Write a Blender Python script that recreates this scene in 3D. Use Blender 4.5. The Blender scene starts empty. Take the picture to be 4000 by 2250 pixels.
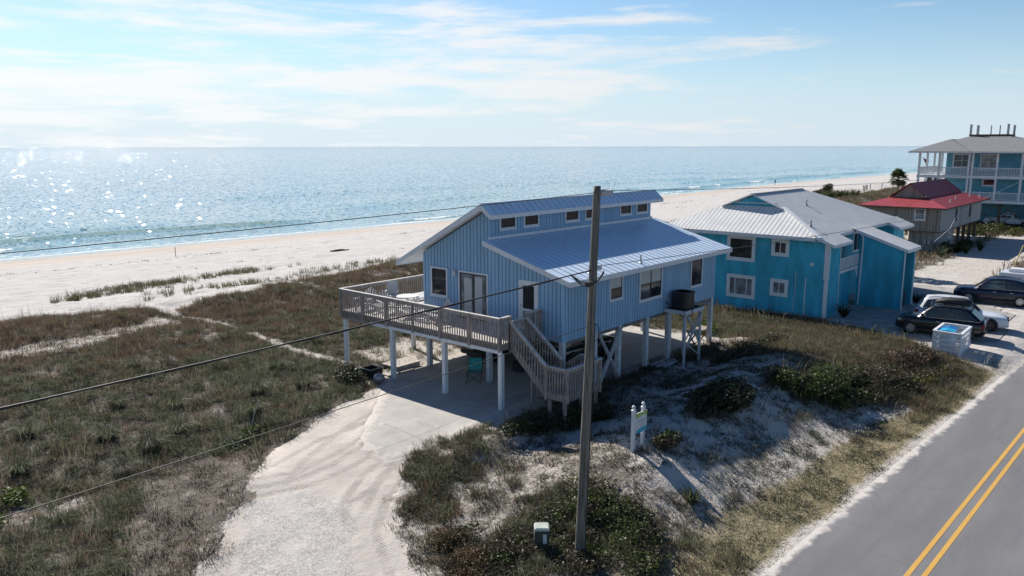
import bpy, bmesh, math, random
import numpy as np
from mathutils import Vector, Matrix
R = math.radians
random.seed(7)
rng = np.random.default_rng(11)
scene = bpy.context.scene

# ------------------------------------------------------------------ camera
PITCH, ROLL, YAW = 0.17849, -0.00191, 0.71829
cam_d = bpy.data.cameras.new('camera'); cam = bpy.data.objects.new('camera', cam_d)
scene.collection.objects.link(cam); scene.camera = cam
f_ = np.array([math.cos(YAW)*math.cos(PITCH), math.sin(YAW)*math.cos(PITCH), -math.sin(PITCH)])
r_ = np.array([math.sin(YAW), -math.cos(YAW), 0.0]); u_ = np.cross(r_, f_)
r2 = r_*math.cos(ROLL)+u_*math.sin(ROLL); u2 = -r_*math.sin(ROLL)+u_*math.cos(ROLL)
m = Matrix.Identity(4)
for i in range(3): m[i][0], m[i][1], m[i][2] = r2[i], u2[i], -f_[i]
m[0][3], m[1][3], m[2][3] = 0, 0, 10.0
cam.matrix_world = m
cam_d.sensor_width = 36; cam_d.lens = 36*3069.5/4000
cam_d.clip_start = 0.1; cam_d.clip_end = 60000

# ------------------------------------------------------------------ light
SUN_AZ, SUN_EL = 74.0, 36.0                    # azimuth measured from +X towards +Y
sd = bpy.data.lights.new('sun', 'SUN'); sun = bpy.data.objects.new('sun', sd)
scene.collection.objects.link(sun)
sd.energy = 4.6; sd.angle = R(0.53); sd.color = (1.0, 0.945, 0.87)
sv = Vector((math.cos(R(SUN_AZ))*math.cos(R(SUN_EL)), math.sin(R(SUN_AZ))*math.cos(R(SUN_EL)), math.sin(R(SUN_EL))))
sun.rotation_euler = sv.to_track_quat('Z', 'Y').to_euler(); sun.location = (0, 0, 40)

world = bpy.data.worlds.new('World'); scene.world = world; world.use_nodes = True
wt = world.node_tree; wt.nodes.clear()
def WN(t, **k):
    n = wt.nodes.new(t)
    for a, b in k.items(): setattr(n, a, b)
    return n
def wl(a, b): wt.links.new(a, b)
def wmath(op, a, b=None, clamp=False):
    n = WN('ShaderNodeMath', operation=op, use_clamp=clamp)
    for i, v in enumerate((a, b)):
        if v is None: continue
        if isinstance(v, (int, float)): n.inputs[i].default_value = v
        else: wl(v, n.inputs[i])
    return n.outputs[0]
sky = WN('ShaderNodeTexSky', sky_type='NISHITA', sun_disc=False)
sky.sun_elevation = R(SUN_EL); sky.sun_rotation = R(90-SUN_AZ)
sky.altitude = 10; sky.air_density = 1.0; sky.dust_density = 0.25; sky.ozone_density = 2.5
tc = WN('ShaderNodeTexCoord')
mp = WN('ShaderNodeMapping'); mp.inputs['Scale'].default_value = (3.2, 3.2, 26.0); mp.inputs['Location'].default_value = (3.1, 0.4, 0.35)
wl(tc.outputs['Generated'], mp.inputs['Vector'])
n1 = WN('ShaderNodeTexNoise'); n1.inputs['Scale'].default_value = 1.0; n1.inputs['Detail'].default_value = 9; n1.inputs['Roughness'].default_value = .58; n1.inputs['Distortion'].default_value = .6
wl(mp.outputs[0], n1.inputs['Vector'])
mp2 = WN('ShaderNodeMapping'); mp2.inputs['Scale'].default_value = (8, 8, 62.0)
wl(tc.outputs['Generated'], mp2.inputs['Vector'])
n2 = WN('ShaderNodeTexNoise'); n2.inputs['Scale'].default_value = 1.0; n2.inputs['Detail'].default_value = 5; n2.inputs['Roughness'].default_value = .6
wl(mp2.outputs[0], n2.inputs['Vector'])
sx = WN('ShaderNodeSeparateXYZ'); wl(tc.outputs['Generated'], sx.inputs[0])
dot = WN('ShaderNodeVectorMath', operation='DOT_PRODUCT'); wl(tc.outputs['Generated'], dot.inputs[0])
dot.inputs[1].default_value = (math.cos(R(80)), math.sin(R(80)), 0)
# more cloud towards the sun, thinning to the right
cov = wmath('MULTIPLY_ADD', dot.outputs['Value'], .29); cov.node.inputs[2].default_value = -.155
mixn = wmath('ADD', wmath('MULTIPLY', n1.outputs['Fac'], .62), wmath('MULTIPLY', n2.outputs['Fac'], .38))
cl = wmath('ADD', mixn, cov)
rmp = WN('ShaderNodeMapRange', interpolation_type='SMOOTHSTEP'); rmp.inputs['From Min'].default_value = .52; rmp.inputs['From Max'].default_value = .69
wl(cl, rmp.inputs['Value'])
# thin veil low over the horizon
veil = WN('ShaderNodeMapRange', interpolation_type='SMOOTHSTEP'); veil.inputs['From Min'].default_value = .10; veil.inputs['From Max'].default_value = .0
veil.inputs['To Max'].default_value = .30
wl(sx.outputs['Z'], veil.inputs['Value'])
hi = WN('ShaderNodeMapRange'); hi.inputs['From Min'].default_value = .35; hi.inputs['From Max'].default_value = .7; hi.inputs['To Min'].default_value = 1; hi.inputs['To Max'].default_value = .25
wl(sx.outputs['Z'], hi.inputs['Value'])
cm = wmath('MULTIPLY', wmath('MULTIPLY', rmp.outputs[0], .88), hi.outputs[0])
fac = wmath('MAXIMUM', cm, veil.outputs[0])
glow = WN('ShaderNodeMapRange'); glow.inputs['From Min'].default_value = .45; glow.inputs['From Max'].default_value = 1.0; glow.inputs['To Min'].default_value = 7.6; glow.inputs['To Max'].default_value = 9.4
wl(dot.outputs['Value'], glow.inputs['Value'])
cc = WN('ShaderNodeMix', data_type='RGBA', blend_type='MULTIPLY'); cc.inputs['Factor'].default_value = 1; cc.inputs[6].default_value = (.97, .985, 1.0, 1)
wl(glow.outputs[0], cc.inputs[7])
tint = WN('ShaderNodeMix', data_type='RGBA', blend_type='MULTIPLY'); tint.inputs['Factor'].default_value = 1; tint.inputs[7].default_value = (.88, 1.0, 1.07, 1)
wl(sky.outputs[0], tint.inputs[6])
# pale band at the horizon, deeper and dimmer overhead
band = WN('ShaderNodeMapRange', interpolation_type='SMOOTHSTEP'); band.inputs['From Min'].default_value = .17; band.inputs['From Max'].default_value = -.01; band.inputs['To Max'].default_value = .92
wl(sx.outputs['Z'], band.inputs['Value'])
hz = WN('ShaderNodeMix', data_type='RGBA'); wl(band.outputs[0], hz.inputs['Factor']); wl(tint.outputs[2], hz.inputs[6]); hz.inputs[7].default_value = (5.6, 7.2, 8.6, 1)
mx = WN('ShaderNodeMix', data_type='RGBA'); wl(fac, mx.inputs['Factor']); wl(hz.outputs[2], mx.inputs[6]); wl(cc.outputs[2], mx.inputs[7])
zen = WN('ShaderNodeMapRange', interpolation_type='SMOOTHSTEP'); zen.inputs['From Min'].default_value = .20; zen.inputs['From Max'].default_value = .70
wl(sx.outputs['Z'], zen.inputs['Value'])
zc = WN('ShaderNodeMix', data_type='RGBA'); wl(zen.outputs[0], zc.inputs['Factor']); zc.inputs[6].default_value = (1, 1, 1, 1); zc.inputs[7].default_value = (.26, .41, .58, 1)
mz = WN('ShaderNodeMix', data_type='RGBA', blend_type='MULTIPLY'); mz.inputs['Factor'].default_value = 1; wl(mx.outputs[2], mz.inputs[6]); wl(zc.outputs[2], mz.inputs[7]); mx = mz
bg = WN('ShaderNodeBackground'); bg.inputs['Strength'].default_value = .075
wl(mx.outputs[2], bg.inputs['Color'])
wo = WN('ShaderNodeOutputWorld'); wl(bg.outputs[0], wo.inputs['Surface'])

vs = scene.view_settings; vs.view_transform = 'Standard'; vs.look = 'None'; vs.exposure = 0.52; vs.gamma = 1
scene.cycles.max_bounces = 7; scene.cycles.diffuse_bounces = 3; scene.cycles.glossy_bounces = 3; scene.cycles.transmission_bounces = 3; scene.cycles.transparent_max_bounces = 6
scene.cycles.sample_clamp_indirect = 4

# ------------------------------------------------------------------ materials
def nt(name):
    mt = bpy.data.materials.new(name); mt.use_nodes = True
    t = mt.node_tree; b = t.nodes['Principled BSDF']
    return mt, t, b
def N(t, typ, ins=None, **k):
    n = t.nodes.new(typ)
    for a, b in k.items(): setattr(n, a, b)
    for a, b in (ins or {}).items():
        if hasattr(b, 'is_linked'): t.links.new(b, n.inputs[a])
        else: n.inputs[a].default_value = b
    return n
def MATH(t, op, a, b=0.0, c=0.0, clamp=False):
    return N(t, 'ShaderNodeMath', {0: a, 1: b, 2: c}, operation=op, use_clamp=clamp).outputs[0]
def MIX(t, fac, a, b, bt='MIX'):
    n = N(t, 'ShaderNodeMix', {0: fac}, data_type='RGBA', blend_type=bt)
    for i, v in ((6, a), (7, b)):
        if hasattr(v, 'is_linked'): t.links.new(v, n.inputs[i])
        else: n.inputs[i].default_value = (*v, 1)
    return n.outputs[2]
def RANGE(t, v, a, b, c=0.0, d=1.0, smooth=True):
    return N(t, 'ShaderNodeMapRange', {'Value': v, 'From Min': a, 'From Max': b, 'To Min': c, 'To Max': d}, interpolation_type='SMOOTHSTEP' if smooth else 'LINEAR').outputs[0]
def NOISE(t, vec, scale, detail=4, rough=.55, dist=0.0):
    return N(t, 'ShaderNodeTexNoise', {'Vector': vec, 'Scale': scale, 'Detail': detail, 'Roughness': rough, 'Distortion': dist}).outputs['Fac']
def POS(t): return N(t, 'ShaderNodeNewGeometry').outputs['Position']
def OBJ(t): return N(t, 'ShaderNodeTexCoord').outputs['Object']
def SCALE(t, vec, s): return N(t, 'ShaderNodeMapping', {'Vector': vec, 'Scale': s}).outputs[0]
def BUMP(t, h, strength, dist=.02):
    return N(t, 'ShaderNodeBump', {'Height': h, 'Strength': strength, 'Distance': dist}).outputs[0]

def pm(name, col, rough=.6, metal=0.0, var=.10, scale=4.0, bump=0.0, bscale=30.0, stretch=(1, 1, 1), col2=None, spec=.5):
    mt, t, b = nt(name)
    v = SCALE(t, POS(t), stretch)
    n = NOISE(t, v, scale, 5, .6)
    c2 = col2 or tuple(c*(1-var*2.2) for c in col)
    c1 = col if col2 else tuple(min(1, c*(1+var*.6)) for c in col)
    t.links.new(MIX(t, RANGE(t, n, .32, .68), c2, c1), b.inputs['Base Color'])
    b.inputs['Roughness'].default_value = rough; b.inputs['Metallic'].default_value = metal
    b.inputs['Specular IOR Level'].default_value = spec
    if bump: t.links.new(BUMP(t, NOISE(t, v, bscale, 4), bump, .02), b.inputs['Normal'])
    return mt

def siding(name, col, pitch, groove, gw, var=.08, rough=.7, axis=(1, 1, 0), streak=.0):
    """vertical board siding: dark grooves every `pitch` metres along the wall"""
    mt, t, b = nt(name)
    p = POS(t); s = N(t, 'ShaderNodeSeparateXYZ', {0: p})
    u = MATH(t, 'ADD', MATH(t, 'MULTIPLY', s.outputs[0], axis[0]), MATH(t, 'MULTIPLY', s.outputs[1], axis[1]))
    q = MATH(t, 'DIVIDE', u, pitch); fr = MATH(t, 'FRACT', q); idx = MATH(t, 'FLOOR', q)
    g = RANGE(t, MATH(t, 'ABSOLUTE', MATH(t, 'SUBTRACT', fr, .5)), gw/pitch*.35, gw/pitch*.65)
    wn = N(t, 'ShaderNodeTexWhiteNoise', {'W': idx}, noise_dimensions='1D').outputs['Value']
    n = NOISE(t, SCALE(t, p, (1, 1, .25)), 3.0, 5)
    n2 = NOISE(t, SCALE(t, p, (9, 9, .5)), 2.0, 4)
    val = MATH(t, 'ADD', MATH(t, 'MULTIPLY', n, .5), MATH(t, 'ADD', MATH(t, 'MULTIPLY', wn, .25+streak), MATH(t, 'MULTIPLY', n2, .25+streak)))
    c = MIX(t, RANGE(t, val, .25, .85), tuple(x*(1-var*2) for x in col), tuple(min(1, x*(1+var)) for x in col))
    t.links.new(MIX(t, g, groove, c), b.inputs['Base Color'])
    b.inputs['Roughness'].default_value = rough; b.inputs['Specular IOR Level'].default_value = .3
    t.links.new(BUMP(t, g, .8, .015), b.inputs['Normal'])
    return mt

def glass(name, col=(.012, .015, .02), rough=.06):
    mt, t, b = nt(name)
    n = NOISE(t, POS(t), 1.6, 4)
    t.links.new(MIX(t, RANGE(t, n, .35, .7), col, tuple(c*2.6+.012 for c in col)), b.inputs['Base Color'])
    b.inputs['Roughness'].default_value = rough; b.inputs['Specular IOR Level'].default_value = .6
    t.links.new(BUMP(t, NOISE(t, POS(t), 1.3, 2), .05, .05), b.inputs['Normal'])
    return mt

M = {}
M['blue_wall'] = siding('blue_board_siding', (.32, .505, .695), .203, (.075, .145, .235), .028)
M['blue_wall_plain'] = pm('blue_painted_wood', (.33, .54, .75), .6, var=.05)
M['white'] = pm('white_paint', (.74, .75, .77), .5, var=.04, scale=3)
M['white_worn'] = pm('worn_white_paint', (.62, .63, .66), .65, var=.10, scale=6, bump=.15)
M['roof_blue'] = pm('galvalume_roof', (.70, .83, .96), .36, metal=.06, var=.03, scale=.8)
M['roof_white'] = pm('white_metal_roof', (.82, .81, .79), .42, metal=.0, var=.04, scale=1.0)
M['roof_rib'] = pm('metal_roof_ribs', (.55, .64, .75), .4, metal=.5, var=.04)
M['roof_rib_white'] = pm('white_roof_ribs', (.42, .42, .42), .5, var=.06)
M['roof_red'] = pm('red_metal_roof', (.42, .07, .08), .5, metal=.0, var=.10, scale=1.2)
M['roof_rib_red'] = pm('red_roof_ribs', (.22, .03, .04), .55, var=.1)
M['shingle'] = pm('grey_shingles', (.25, .26, .27), .9, var=.22, scale=9, bump=.4, bscale=12, stretch=(1, 1, 2.5))
M['teal'] = pm('teal_stucco', (.052, .44, .605), .75, var=.13, scale=.9, bump=.12, bscale=60, stretch=(1.6, 1.6, .5))
M['teal_far'] = pm('sea_blue_siding', (.12, .36, .48), .75, var=.08, scale=2.0)
M['glass'] = glass('window_glass')
M['glass_pale'] = glass('curtained_glass', (.10, .11, .12), .12)
M['black_frame'] = pm('dark_bronze_frame', (.03, .03, .034), .45, var=.1)
M['blind'] = pm('window_blind', (.55, .54, .52), .7, var=.06, stretch=(1, 1, 14), scale=2)
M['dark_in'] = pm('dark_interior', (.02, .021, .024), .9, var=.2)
M['deck_wood'] = pm('weathered_grey_deck_wood', (.37, .32, .29), .8, var=.2, scale=5, bump=.25, stretch=(3, 3, .7))
M['deck_cap'] = pm('sunlit_tone_rail_cap', (.58, .54, .505), .6, var=.12, scale=4)  # sunlit highlight of the rail tops put into the colour; floor boards share it
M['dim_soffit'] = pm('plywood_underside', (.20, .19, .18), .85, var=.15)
M['concrete'] = None
M['cottage'] = siding('weathered_cedar_boards', (.25, .225, .20), .23, (.05, .045, .04), .02, var=.32, streak=.35)
M['cottage_pale'] = siding('silvery_weathered_boards', (.36, .35, .34), .9, (.12, .115, .11), .03, var=.14, streak=.15)
M['pole_wood'] = pm('weathered_pole_wood', (.20, .185, .16), .88, var=.3, scale=3.5, bump=.5, bscale=16, stretch=(7, 7, .35))
M['brown_wood'] = pm('raw_brown_timber', (.16, .115, .085), .85, var=.2, scale=4, stretch=(3, 3, .6))
M['cable'] = pm('black_cable', (.02, .02, .022), .6, var=.1)
M['wire'] = pm('bare_wire', (.07, .075, .085), .5, metal=.3, var=.05)
M['grey_metal'] = pm('grey_metal', (.38, .39, .40), .45, metal=.5, var=.08)
M['porcelain'] = pm('grey_porcelain', (.55, .55, .57), .3, var=.05)
M['ac_black'] = pm('black_condenser_casing', (.018, .019, .023), .5, var=.15)
M['green_box'] = pm('dark_green_pedestal', (.045, .06, .052), .55, var=.12)
M['box_lid'] = pm('sun_bleached_lid', (.48, .52, .47), .7, var=.08)
M['sign_green'] = pm('lime_green_print', (.30, .48, .03), .5, var=.04)
M['sign_blue'] = pm('sky_blue_print', (.06, .40, .58), .5, var=.04)
M['sign_white'] = pm('white_sign_face', (.66, .68, .70), .5, var=.03)
M['sign_grey'] = pm('grey_print', (.40, .44, .48), .5, var=.03)
M['sign_pale'] = pm('pale_green_print', (.56, .68, .38), .5, var=.03)
M['car_black'] = pm('black_car_paint', (.010, .010, .013), .18, var=.05, spec=.7)
M['car_navy'] = pm('navy_car_paint', (.012, .016, .045), .2, metal=.2, var=.05, spec=.7)
M['car_white'] = pm('white_car_paint', (.70, .72, .76), .22, var=.02, spec=.6)
M['car_dark'] = pm('dark_brown_car_paint', (.045, .035, .033), .22, var=.05, spec=.6)
M['tyre'] = pm('tyre_rubber', (.018, .018, .019), .85, var=.15, bump=.3)
M['alloy'] = pm('alloy_rim', (.55, .56, .58), .3, metal=.7, var=.05)
M['alloy_dark'] = pm('dark_alloy_rim', (.10, .10, .11), .35, metal=.6, var=.05)
M['plastic'] = pm('black_trim_plastic', (.025, .025, .027), .65, var=.1)
M['lamp_clear'] = pm('clear_lamp_lens', (.62, .65, .70), .12, var=.05, spec=.8)
M['lamp_red'] = pm('red_lamp_lens', (.30, .012, .016), .15, var=.05, spec=.8)
M['car_glass'] = glass('car_glass', (.010, .013, .018), .04)
M['car_glass_pale'] = glass('bright_car_glass', (.07, .09, .08), .05)
M['plate'] = pm('number_plate', (.55, .58, .60), .5, var=.05)
M['turquoise'] = pm('turquoise_canvas', (.03, .36, .38), .8, var=.1)
M['blue_bag'] = pm('bright_blue_plastic', (.03, .42, .72), .35, var=.12, scale=9)
M['blue_bag_dark'] = pm('mid_blue_plastic', (.03, .20, .50), .35, var=.12, scale=9)
M['resin'] = pm('white_resin', (.70, .69, .67), .5, var=.05)
M['resin_grey'] = pm('pale_grey_resin', (.52, .52, .54), .55, var=.05)
M['plank'] = pm('bleached_planks', (.52, .47, .42), .8, var=.12, scale=4, stretch=(1, 8, 1))
M['rust'] = pm('rusty_black_steel', (.035, .028, .026), .8, var=.25)
M['flag'] = pm('dark_red_cloth', (.20, .015, .03), .8, var=.1)
M['yellow'] = pm('faded_yellow_plastic', (.62, .50, .18), .6, var=.08)
M['skin'] = pm('skin', (.32, .19, .14), .6, var=.05)
M['cloth_dark'] = pm('dark_clothes', (.025, .03, .045), .85, var=.1)
M['weed'] = pm('dried_seaweed', (.035, .028, .02), .95, var=.3)
M['bark'] = pm('palm_trunk_bark', (.17, .14, .115), .95, var=.25, scale=6, bump=.5, bscale=14)
M['twig'] = pm('grey_twigs', (.16, .13, .11), .9, var=.2)
M['yellow_line'] = None

def foliage(name, transl=.3, rough=.65):
    mt, t, b = nt(name)
    a = N(t, 'ShaderNodeAttribute', attribute_name='Col').outputs['Color']
    n = NOISE(t, POS(t), 1.1, 3)
    c = MIX(t, 1.0, a, MIX(t, RANGE(t, n, .3, .7), (.78, .78, .78), (1.12, 1.12, 1.08)), 'MULTIPLY')
    t.links.new(c, b.inputs['Base Color']); b.inputs['Roughness'].default_value = rough; b.inputs['Specular IOR Level'].default_value = .25
    tr = N(t, 'ShaderNodeBsdfTranslucent'); t.links.new(c, tr.inputs['Color'])
    ms = N(t, 'ShaderNodeMixShader', {0: transl, 1: b.outputs[0], 2: tr.outputs[0]})
    t.links.new(ms.outputs[0], t.nodes['Material Output'].inputs['Surface'])
    return mt
M['grass'] = foliage('dune_grass_blades', .32)
M['leaf'] = foliage('shrub_leaves', .25, .5)
M['frond'] = foliage('palm_fronds', .25, .5)

# ------------------------------------------------------------------ object helpers
col = scene.collection
def tag(o, label=None, cat=None, group=None, kind=None):
    if label: o['label'] = label
    if cat: o['category'] = cat
    if group: o['group'] = group
    if kind: o['kind'] = kind
    return o
def thing(name, label, cat, loc=(0, 0, 0), rz=0.0, group=None):
    o = bpy.data.objects.new(name, None); col.objects.link(o)
    o.empty_display_size = .2; o.location = loc; o.rotation_euler = (0, 0, rz)
    return tag(o, label, cat, group)
class MB:
    """collects shapes into one mesh"""
    def __init__(s): s.v = []; s.f = []
    def add(s, vs, fs):
        n = len(s.v); s.v += [tuple(map(float, p)) for p in vs]; s.f += [tuple(i+n for i in f) for f in fs]; return s
    def box(s, x0, x1, y0, y1, z0, z1):
        return s.add([(x0, y0, z0), (x1, y0, z0), (x1, y1, z0), (x0, y1, z0), (x0, y0, z1), (x1, y0, z1), (x1, y1, z1), (x0, y1, z1)],
                     [(3, 2, 1, 0), (4, 5, 6, 7), (0, 1, 5, 4), (1, 2, 6, 5), (2, 3, 7, 6), (3, 0, 4, 7)])
    def beam(s, a, b, w, h, up=(0, 0, 1), off=(0, 0)):
        a = Vector(a); b = Vector(b); d = (b-a).normalized(); up = Vector(up)
        if abs(d.dot(up)) > .98: up = Vector((0, 1, 0))
        x = d.cross(up).normalized(); y = x.cross(d).normalized()
        P = []
        for e in (a, b):
            for i, j in ((-1, -1), (1, -1), (1, 1), (-1, 1)): P.append(e+x*(w/2*i+off[0])+y*(h/2*j+off[1]))
        return s.add(P, [(0, 1, 2, 3), (7, 6, 5, 4), (0, 4, 5, 1), (1, 5, 6, 2), (2, 6, 7, 3), (3, 7, 4, 0)])
    def prism(s, pts, vec):
        """closed polygon pts (3-D) pushed along vec"""
        n = len(pts); vec = Vector(vec); P = [Vector(p) for p in pts]; Q = [p+vec for p in P]
        return s.add(P+Q, [tuple(range(n))[::-1], tuple(range(n, 2*n))]+[(i, (i+1) % n, n+(i+1) % n, n+i) for i in range(n)])
    def tube(s, pts, rad, seg=8, cap=True):
        P = [Vector(p) for p in pts]; n = len(P); rr = rad if hasattr(rad, '__len__') else [rad]*n
        V = []; prev = None
        for i, p in enumerate(P):
            d = (P[min(i+1, n-1)]-P[max(i-1, 0)]).normalized()
            x = d.cross(Vector((0, 0, 1))) if abs(d.z) < .95 else d.cross(Vector((0, 1, 0)))
            if prev is not None and x.dot(prev) < 0: x = -x
            x.normalize(); prev = x; y = d.cross(x)
            for k in range(seg): a = 2*math.pi*k/seg; V.append(p+(x*math.cos(a)+y*math.sin(a))*rr[i])
        F = [(i*seg+k, i*seg+(k+1) % seg, (i+1)*seg+(k+1) % seg, (i+1)*seg+k) for i in range(n-1) for k in range(seg)]
        if cap: F += [tuple(range(seg))[::-1], tuple(range((n-1)*seg, n*seg))]
        return s.add(V, F)
    def lathe(s, prof, c=(0, 0, 0), seg=16, axis='z'):
        V = []
        for r, h in prof:
            for k in range(seg):
                a = 2*math.pi*k/seg; p = (r*math.cos(a), r*math.sin(a), h)
                if axis == 'y': p = (p[0], p[2], p[1])
                if axis == 'x': p = (p[2], p[0], p[1])
                V.append((p[0]+c[0], p[1]+c[1], p[2]+c[2]))
        n = len(prof)
        F = [(i*seg+k, i*seg+(k+1) % seg, (i+1)*seg+(k+1) % seg, (i+1)*seg+k) for i in range(n-1) for k in range(seg)]
        F += [tuple(range(seg))[::-1], tuple(range((n-1)*seg, n*seg))]
        return s.add(V, F)
    def build(s, name, mt, parent=None, smooth=False, bevel=0.0, local=False, label=None, extra=None):
        me = bpy.data.meshes.new(name)
        V = s.v
        if parent is not None and not local:
            q = parent
            while q.parent is not None: q = q.parent
            o = q.location; V = [(a-o[0], b-o[1], c-o[2]) for a, b, c in V]
        me.from_pydata(V, [], s.f); me.update()
        if extra:
            me.materials.append(mt); me.materials.append(extra[1])
            me.polygons.foreach_set('material_index', [1 if i >= extra[0] else 0 for i in range(len(s.f))])
        bm = bmesh.new(); bm.from_mesh(me); bmesh.ops.recalc_face_normals(bm, faces=bm.faces)
        if bevel: bmesh.ops.bevel(bm, geom=[e for e in bm.edges if e.calc_face_angle(0) > .6], offset=bevel, segments=2, affect='EDGES', clamp_overlap=True)
        bm.to_mesh(me); bm.free()
        if not extra: me.materials.append(mt)
        ob = bpy.data.objects.new(name, me); col.objects.link(ob)
        if parent is not None: ob.parent = parent
        if smooth:
            for p in me.polygons: p.use_smooth = True
        if label: ob['label'] = label
        return ob
def copy_tree(o, parent=None):
    c = o.copy(); col.objects.link(c)
    if parent is not None: c.parent = parent
    for ch in o.children: copy_tree(ch, c)
    return c
def np_mesh(name, V, F4, mt, colr=None, F3=None, smooth=False, attrs=None):
    me = bpy.data.meshes.new(name)
    n4 = len(F4); n3 = 0 if F3 is None else len(F3)
    me.vertices.add(len(V)); me.vertices.foreach_set('co', np.asarray(V, np.float32).ravel())
    loops = np.concatenate([np.asarray(F4, np.int32).ravel()]+([np.asarray(F3, np.int32).ravel()] if n3 else []))
    me.loops.add(len(loops)); me.loops.foreach_set('vertex_index', loops)
    st = np.concatenate([np.arange(n4)*4, n4*4+np.arange(n3)*3]).astype(np.int32)
    me.polygons.add(n4+n3); me.polygons.foreach_set('loop_start', st)
    if smooth: me.polygons.foreach_set('use_smooth', np.ones(n4+n3, bool))
    me.update(calc_edges=True)
    if colr is not None:
        a = me.color_attributes.new('Col', 'FLOAT_COLOR', 'POINT')
        a.data.foreach_set('color', np.concatenate([colr, np.ones((len(colr), 1))], 1).astype(np.float32).ravel())
    for k, v in (attrs or {}).items():
        a = me.attributes.new(k, 'FLOAT', 'POINT'); a.data.foreach_set('value', np.asarray(v, np.float32))
    me.materials.append(mt)
    ob = bpy.data.objects.new(name, me); col.objects.link(ob)
    return ob

# ------------------------------------------------------------------ terrain functions
def vnoise(x,y,seed=0):
    x=np.asarray(x,float);y=np.asarray(y,float)
    xi=np.floor(x).astype(np.int64);yi=np.floor(y).astype(np.int64)
    fx=x-xi;fy=y-yi;fx=fx*fx*(3-2*fx);fy=fy*fy*(3-2*fy)
    def h(a,b):
        n=(a*374761393+b*668265263+seed*2147483629)&0x7fffffff
        n=((n^(n>>13))*1274126177)&0x7fffffff
        return ((n^(n>>16))&0xffff)/65535.0
    a=h(xi,yi);b=h(xi+1,yi);c=h(xi,yi+1);d=h(xi+1,yi+1)
    return (a*(1-fx)+b*fx)*(1-fy)+(c*(1-fx)+d*fx)*fy
def fbm(x,y,seed=0,oct=4):
    s=0;a=.5;t=0
    for i in range(oct):
        s=s+a*vnoise(x,y,seed+i*17);t+=a;a*=.5;x=np.asarray(x)*2.03+11.3;y=np.asarray(y)*2.03+5.7
    return s/t
def sstep(a,b,x):
    t=np.clip((np.asarray(x,float)-a)/(b-a),0,1);return t*t*(3-2*t)
def shore(x): return np.interp(x,[-500,0,30,60,110,200,300,460,2500,20000],[118,117,116,114.5,112.5,120.5,123.5,117,95,95])
def rectm(x,y,x0,x1,y0,y1,s): return sstep(x0-s,x0,x)*(1-sstep(x1,x1+s,x))*sstep(y0-s,y0,y)*(1-sstep(y1,y1+s,y))
DRIVE_AXIS=[(1,4),(6.2,10.6),(10.3,15.4),(13.5,19),(17,21.3)]
def pldist(x,y,pl):
    d=np.full(np.shape(x),1e9)
    for (ax,ay),(bx,by) in zip(pl[:-1],pl[1:]):
        L=(bx-ax)**2+(by-ay)**2;t=np.clip(((x-ax)*(bx-ax)+(y-ay)*(by-ay))/L,0,1)
        d=np.minimum(d,np.hypot(x-ax-t*(bx-ax),y-ay-t*(by-ay)))
    return d
def inpoly(x,y,poly):
    r=np.zeros(np.shape(x),bool);n=len(poly)
    for i in range(n):
        (ax,ay),(bx,by)=poly[i],poly[(i+1)%n]
        if ay==by: continue
        c=((ay>y)!=(by>y))&(x<(bx-ax)*(y-ay)/(by-ay)+ax);r^=c
    return r
def roadedge(x): return 7.18-.0503*(x-18.64)
def terrain(x,y):
    x=np.asarray(x,float);y=np.asarray(y,float)
    yy=y-(shore(x)-115)*sstep(55,100,y)
    z=np.interp(yy,[-400,-30,5.5,8,10,14,20,28,44,50,55,62,75,95,108,115,124,140,400,30000],[-1.2,-1.05,-1.05,-.98,-.85,-.6,-.3,-.1,.0,0,-.35,-.9,-1.6,-2.7,-3.7,-4.5,-5.2,-6,-12,-14])
    veg=sstep(8,12,y)*(1-sstep(52,60,yy))
    z=z+veg*(fbm(x*.16,y*.16,3)-.5)*.7+veg*(fbm(x*.7,y*.7,9)-.5)*.18
    z=z+.55*np.exp(-((yy-47.5)/2.6)**2)*(.4+fbm(x*.12,3.1+0*x,5))*(1-np.exp(-((x-22.5)/1.6)**2))
    z=z+sstep(52,58,yy)*(1-sstep(85,100,yy))*(fbm(x*.5,y*.5,21)-.5)*.16
    # mound between the house and the road
    z=z+1.15*np.exp(-((x-28)/7)**2-((y-13.4)/2.7)**2)+.85*np.exp(-((x-37)/4.5)**2-((y-13.4)/2.9)**2)+.75*np.exp(-((x-21)/2.8)**2-((y-12.6)/2.3)**2)
    # flat pads
    m=rectm(x,y,15.5,37.5,17.9,28.6,1.6);z=z*(1-m)+(-.03)*m
    m=rectm(x,y,45,130,7.5,27,2.5);z=z*(1-m)+(-.7-.0*x)*m
    # driveway swale
    d=pldist(x,y,DRIVE_AXIS);m=(1-sstep(2.0,3.6,d))*(1-sstep(22,25,y))
    z=z*(1-m)+np.interp(y,[4,7,12,18,21],[-1.05,-1.0,-.75,-.25,-.05])*m
    # road bed
    e=roadedge(x);m=1-sstep(e-.2,e+1.0,y);z=z*(1-m)+(-1.02)*m
    return z

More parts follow.
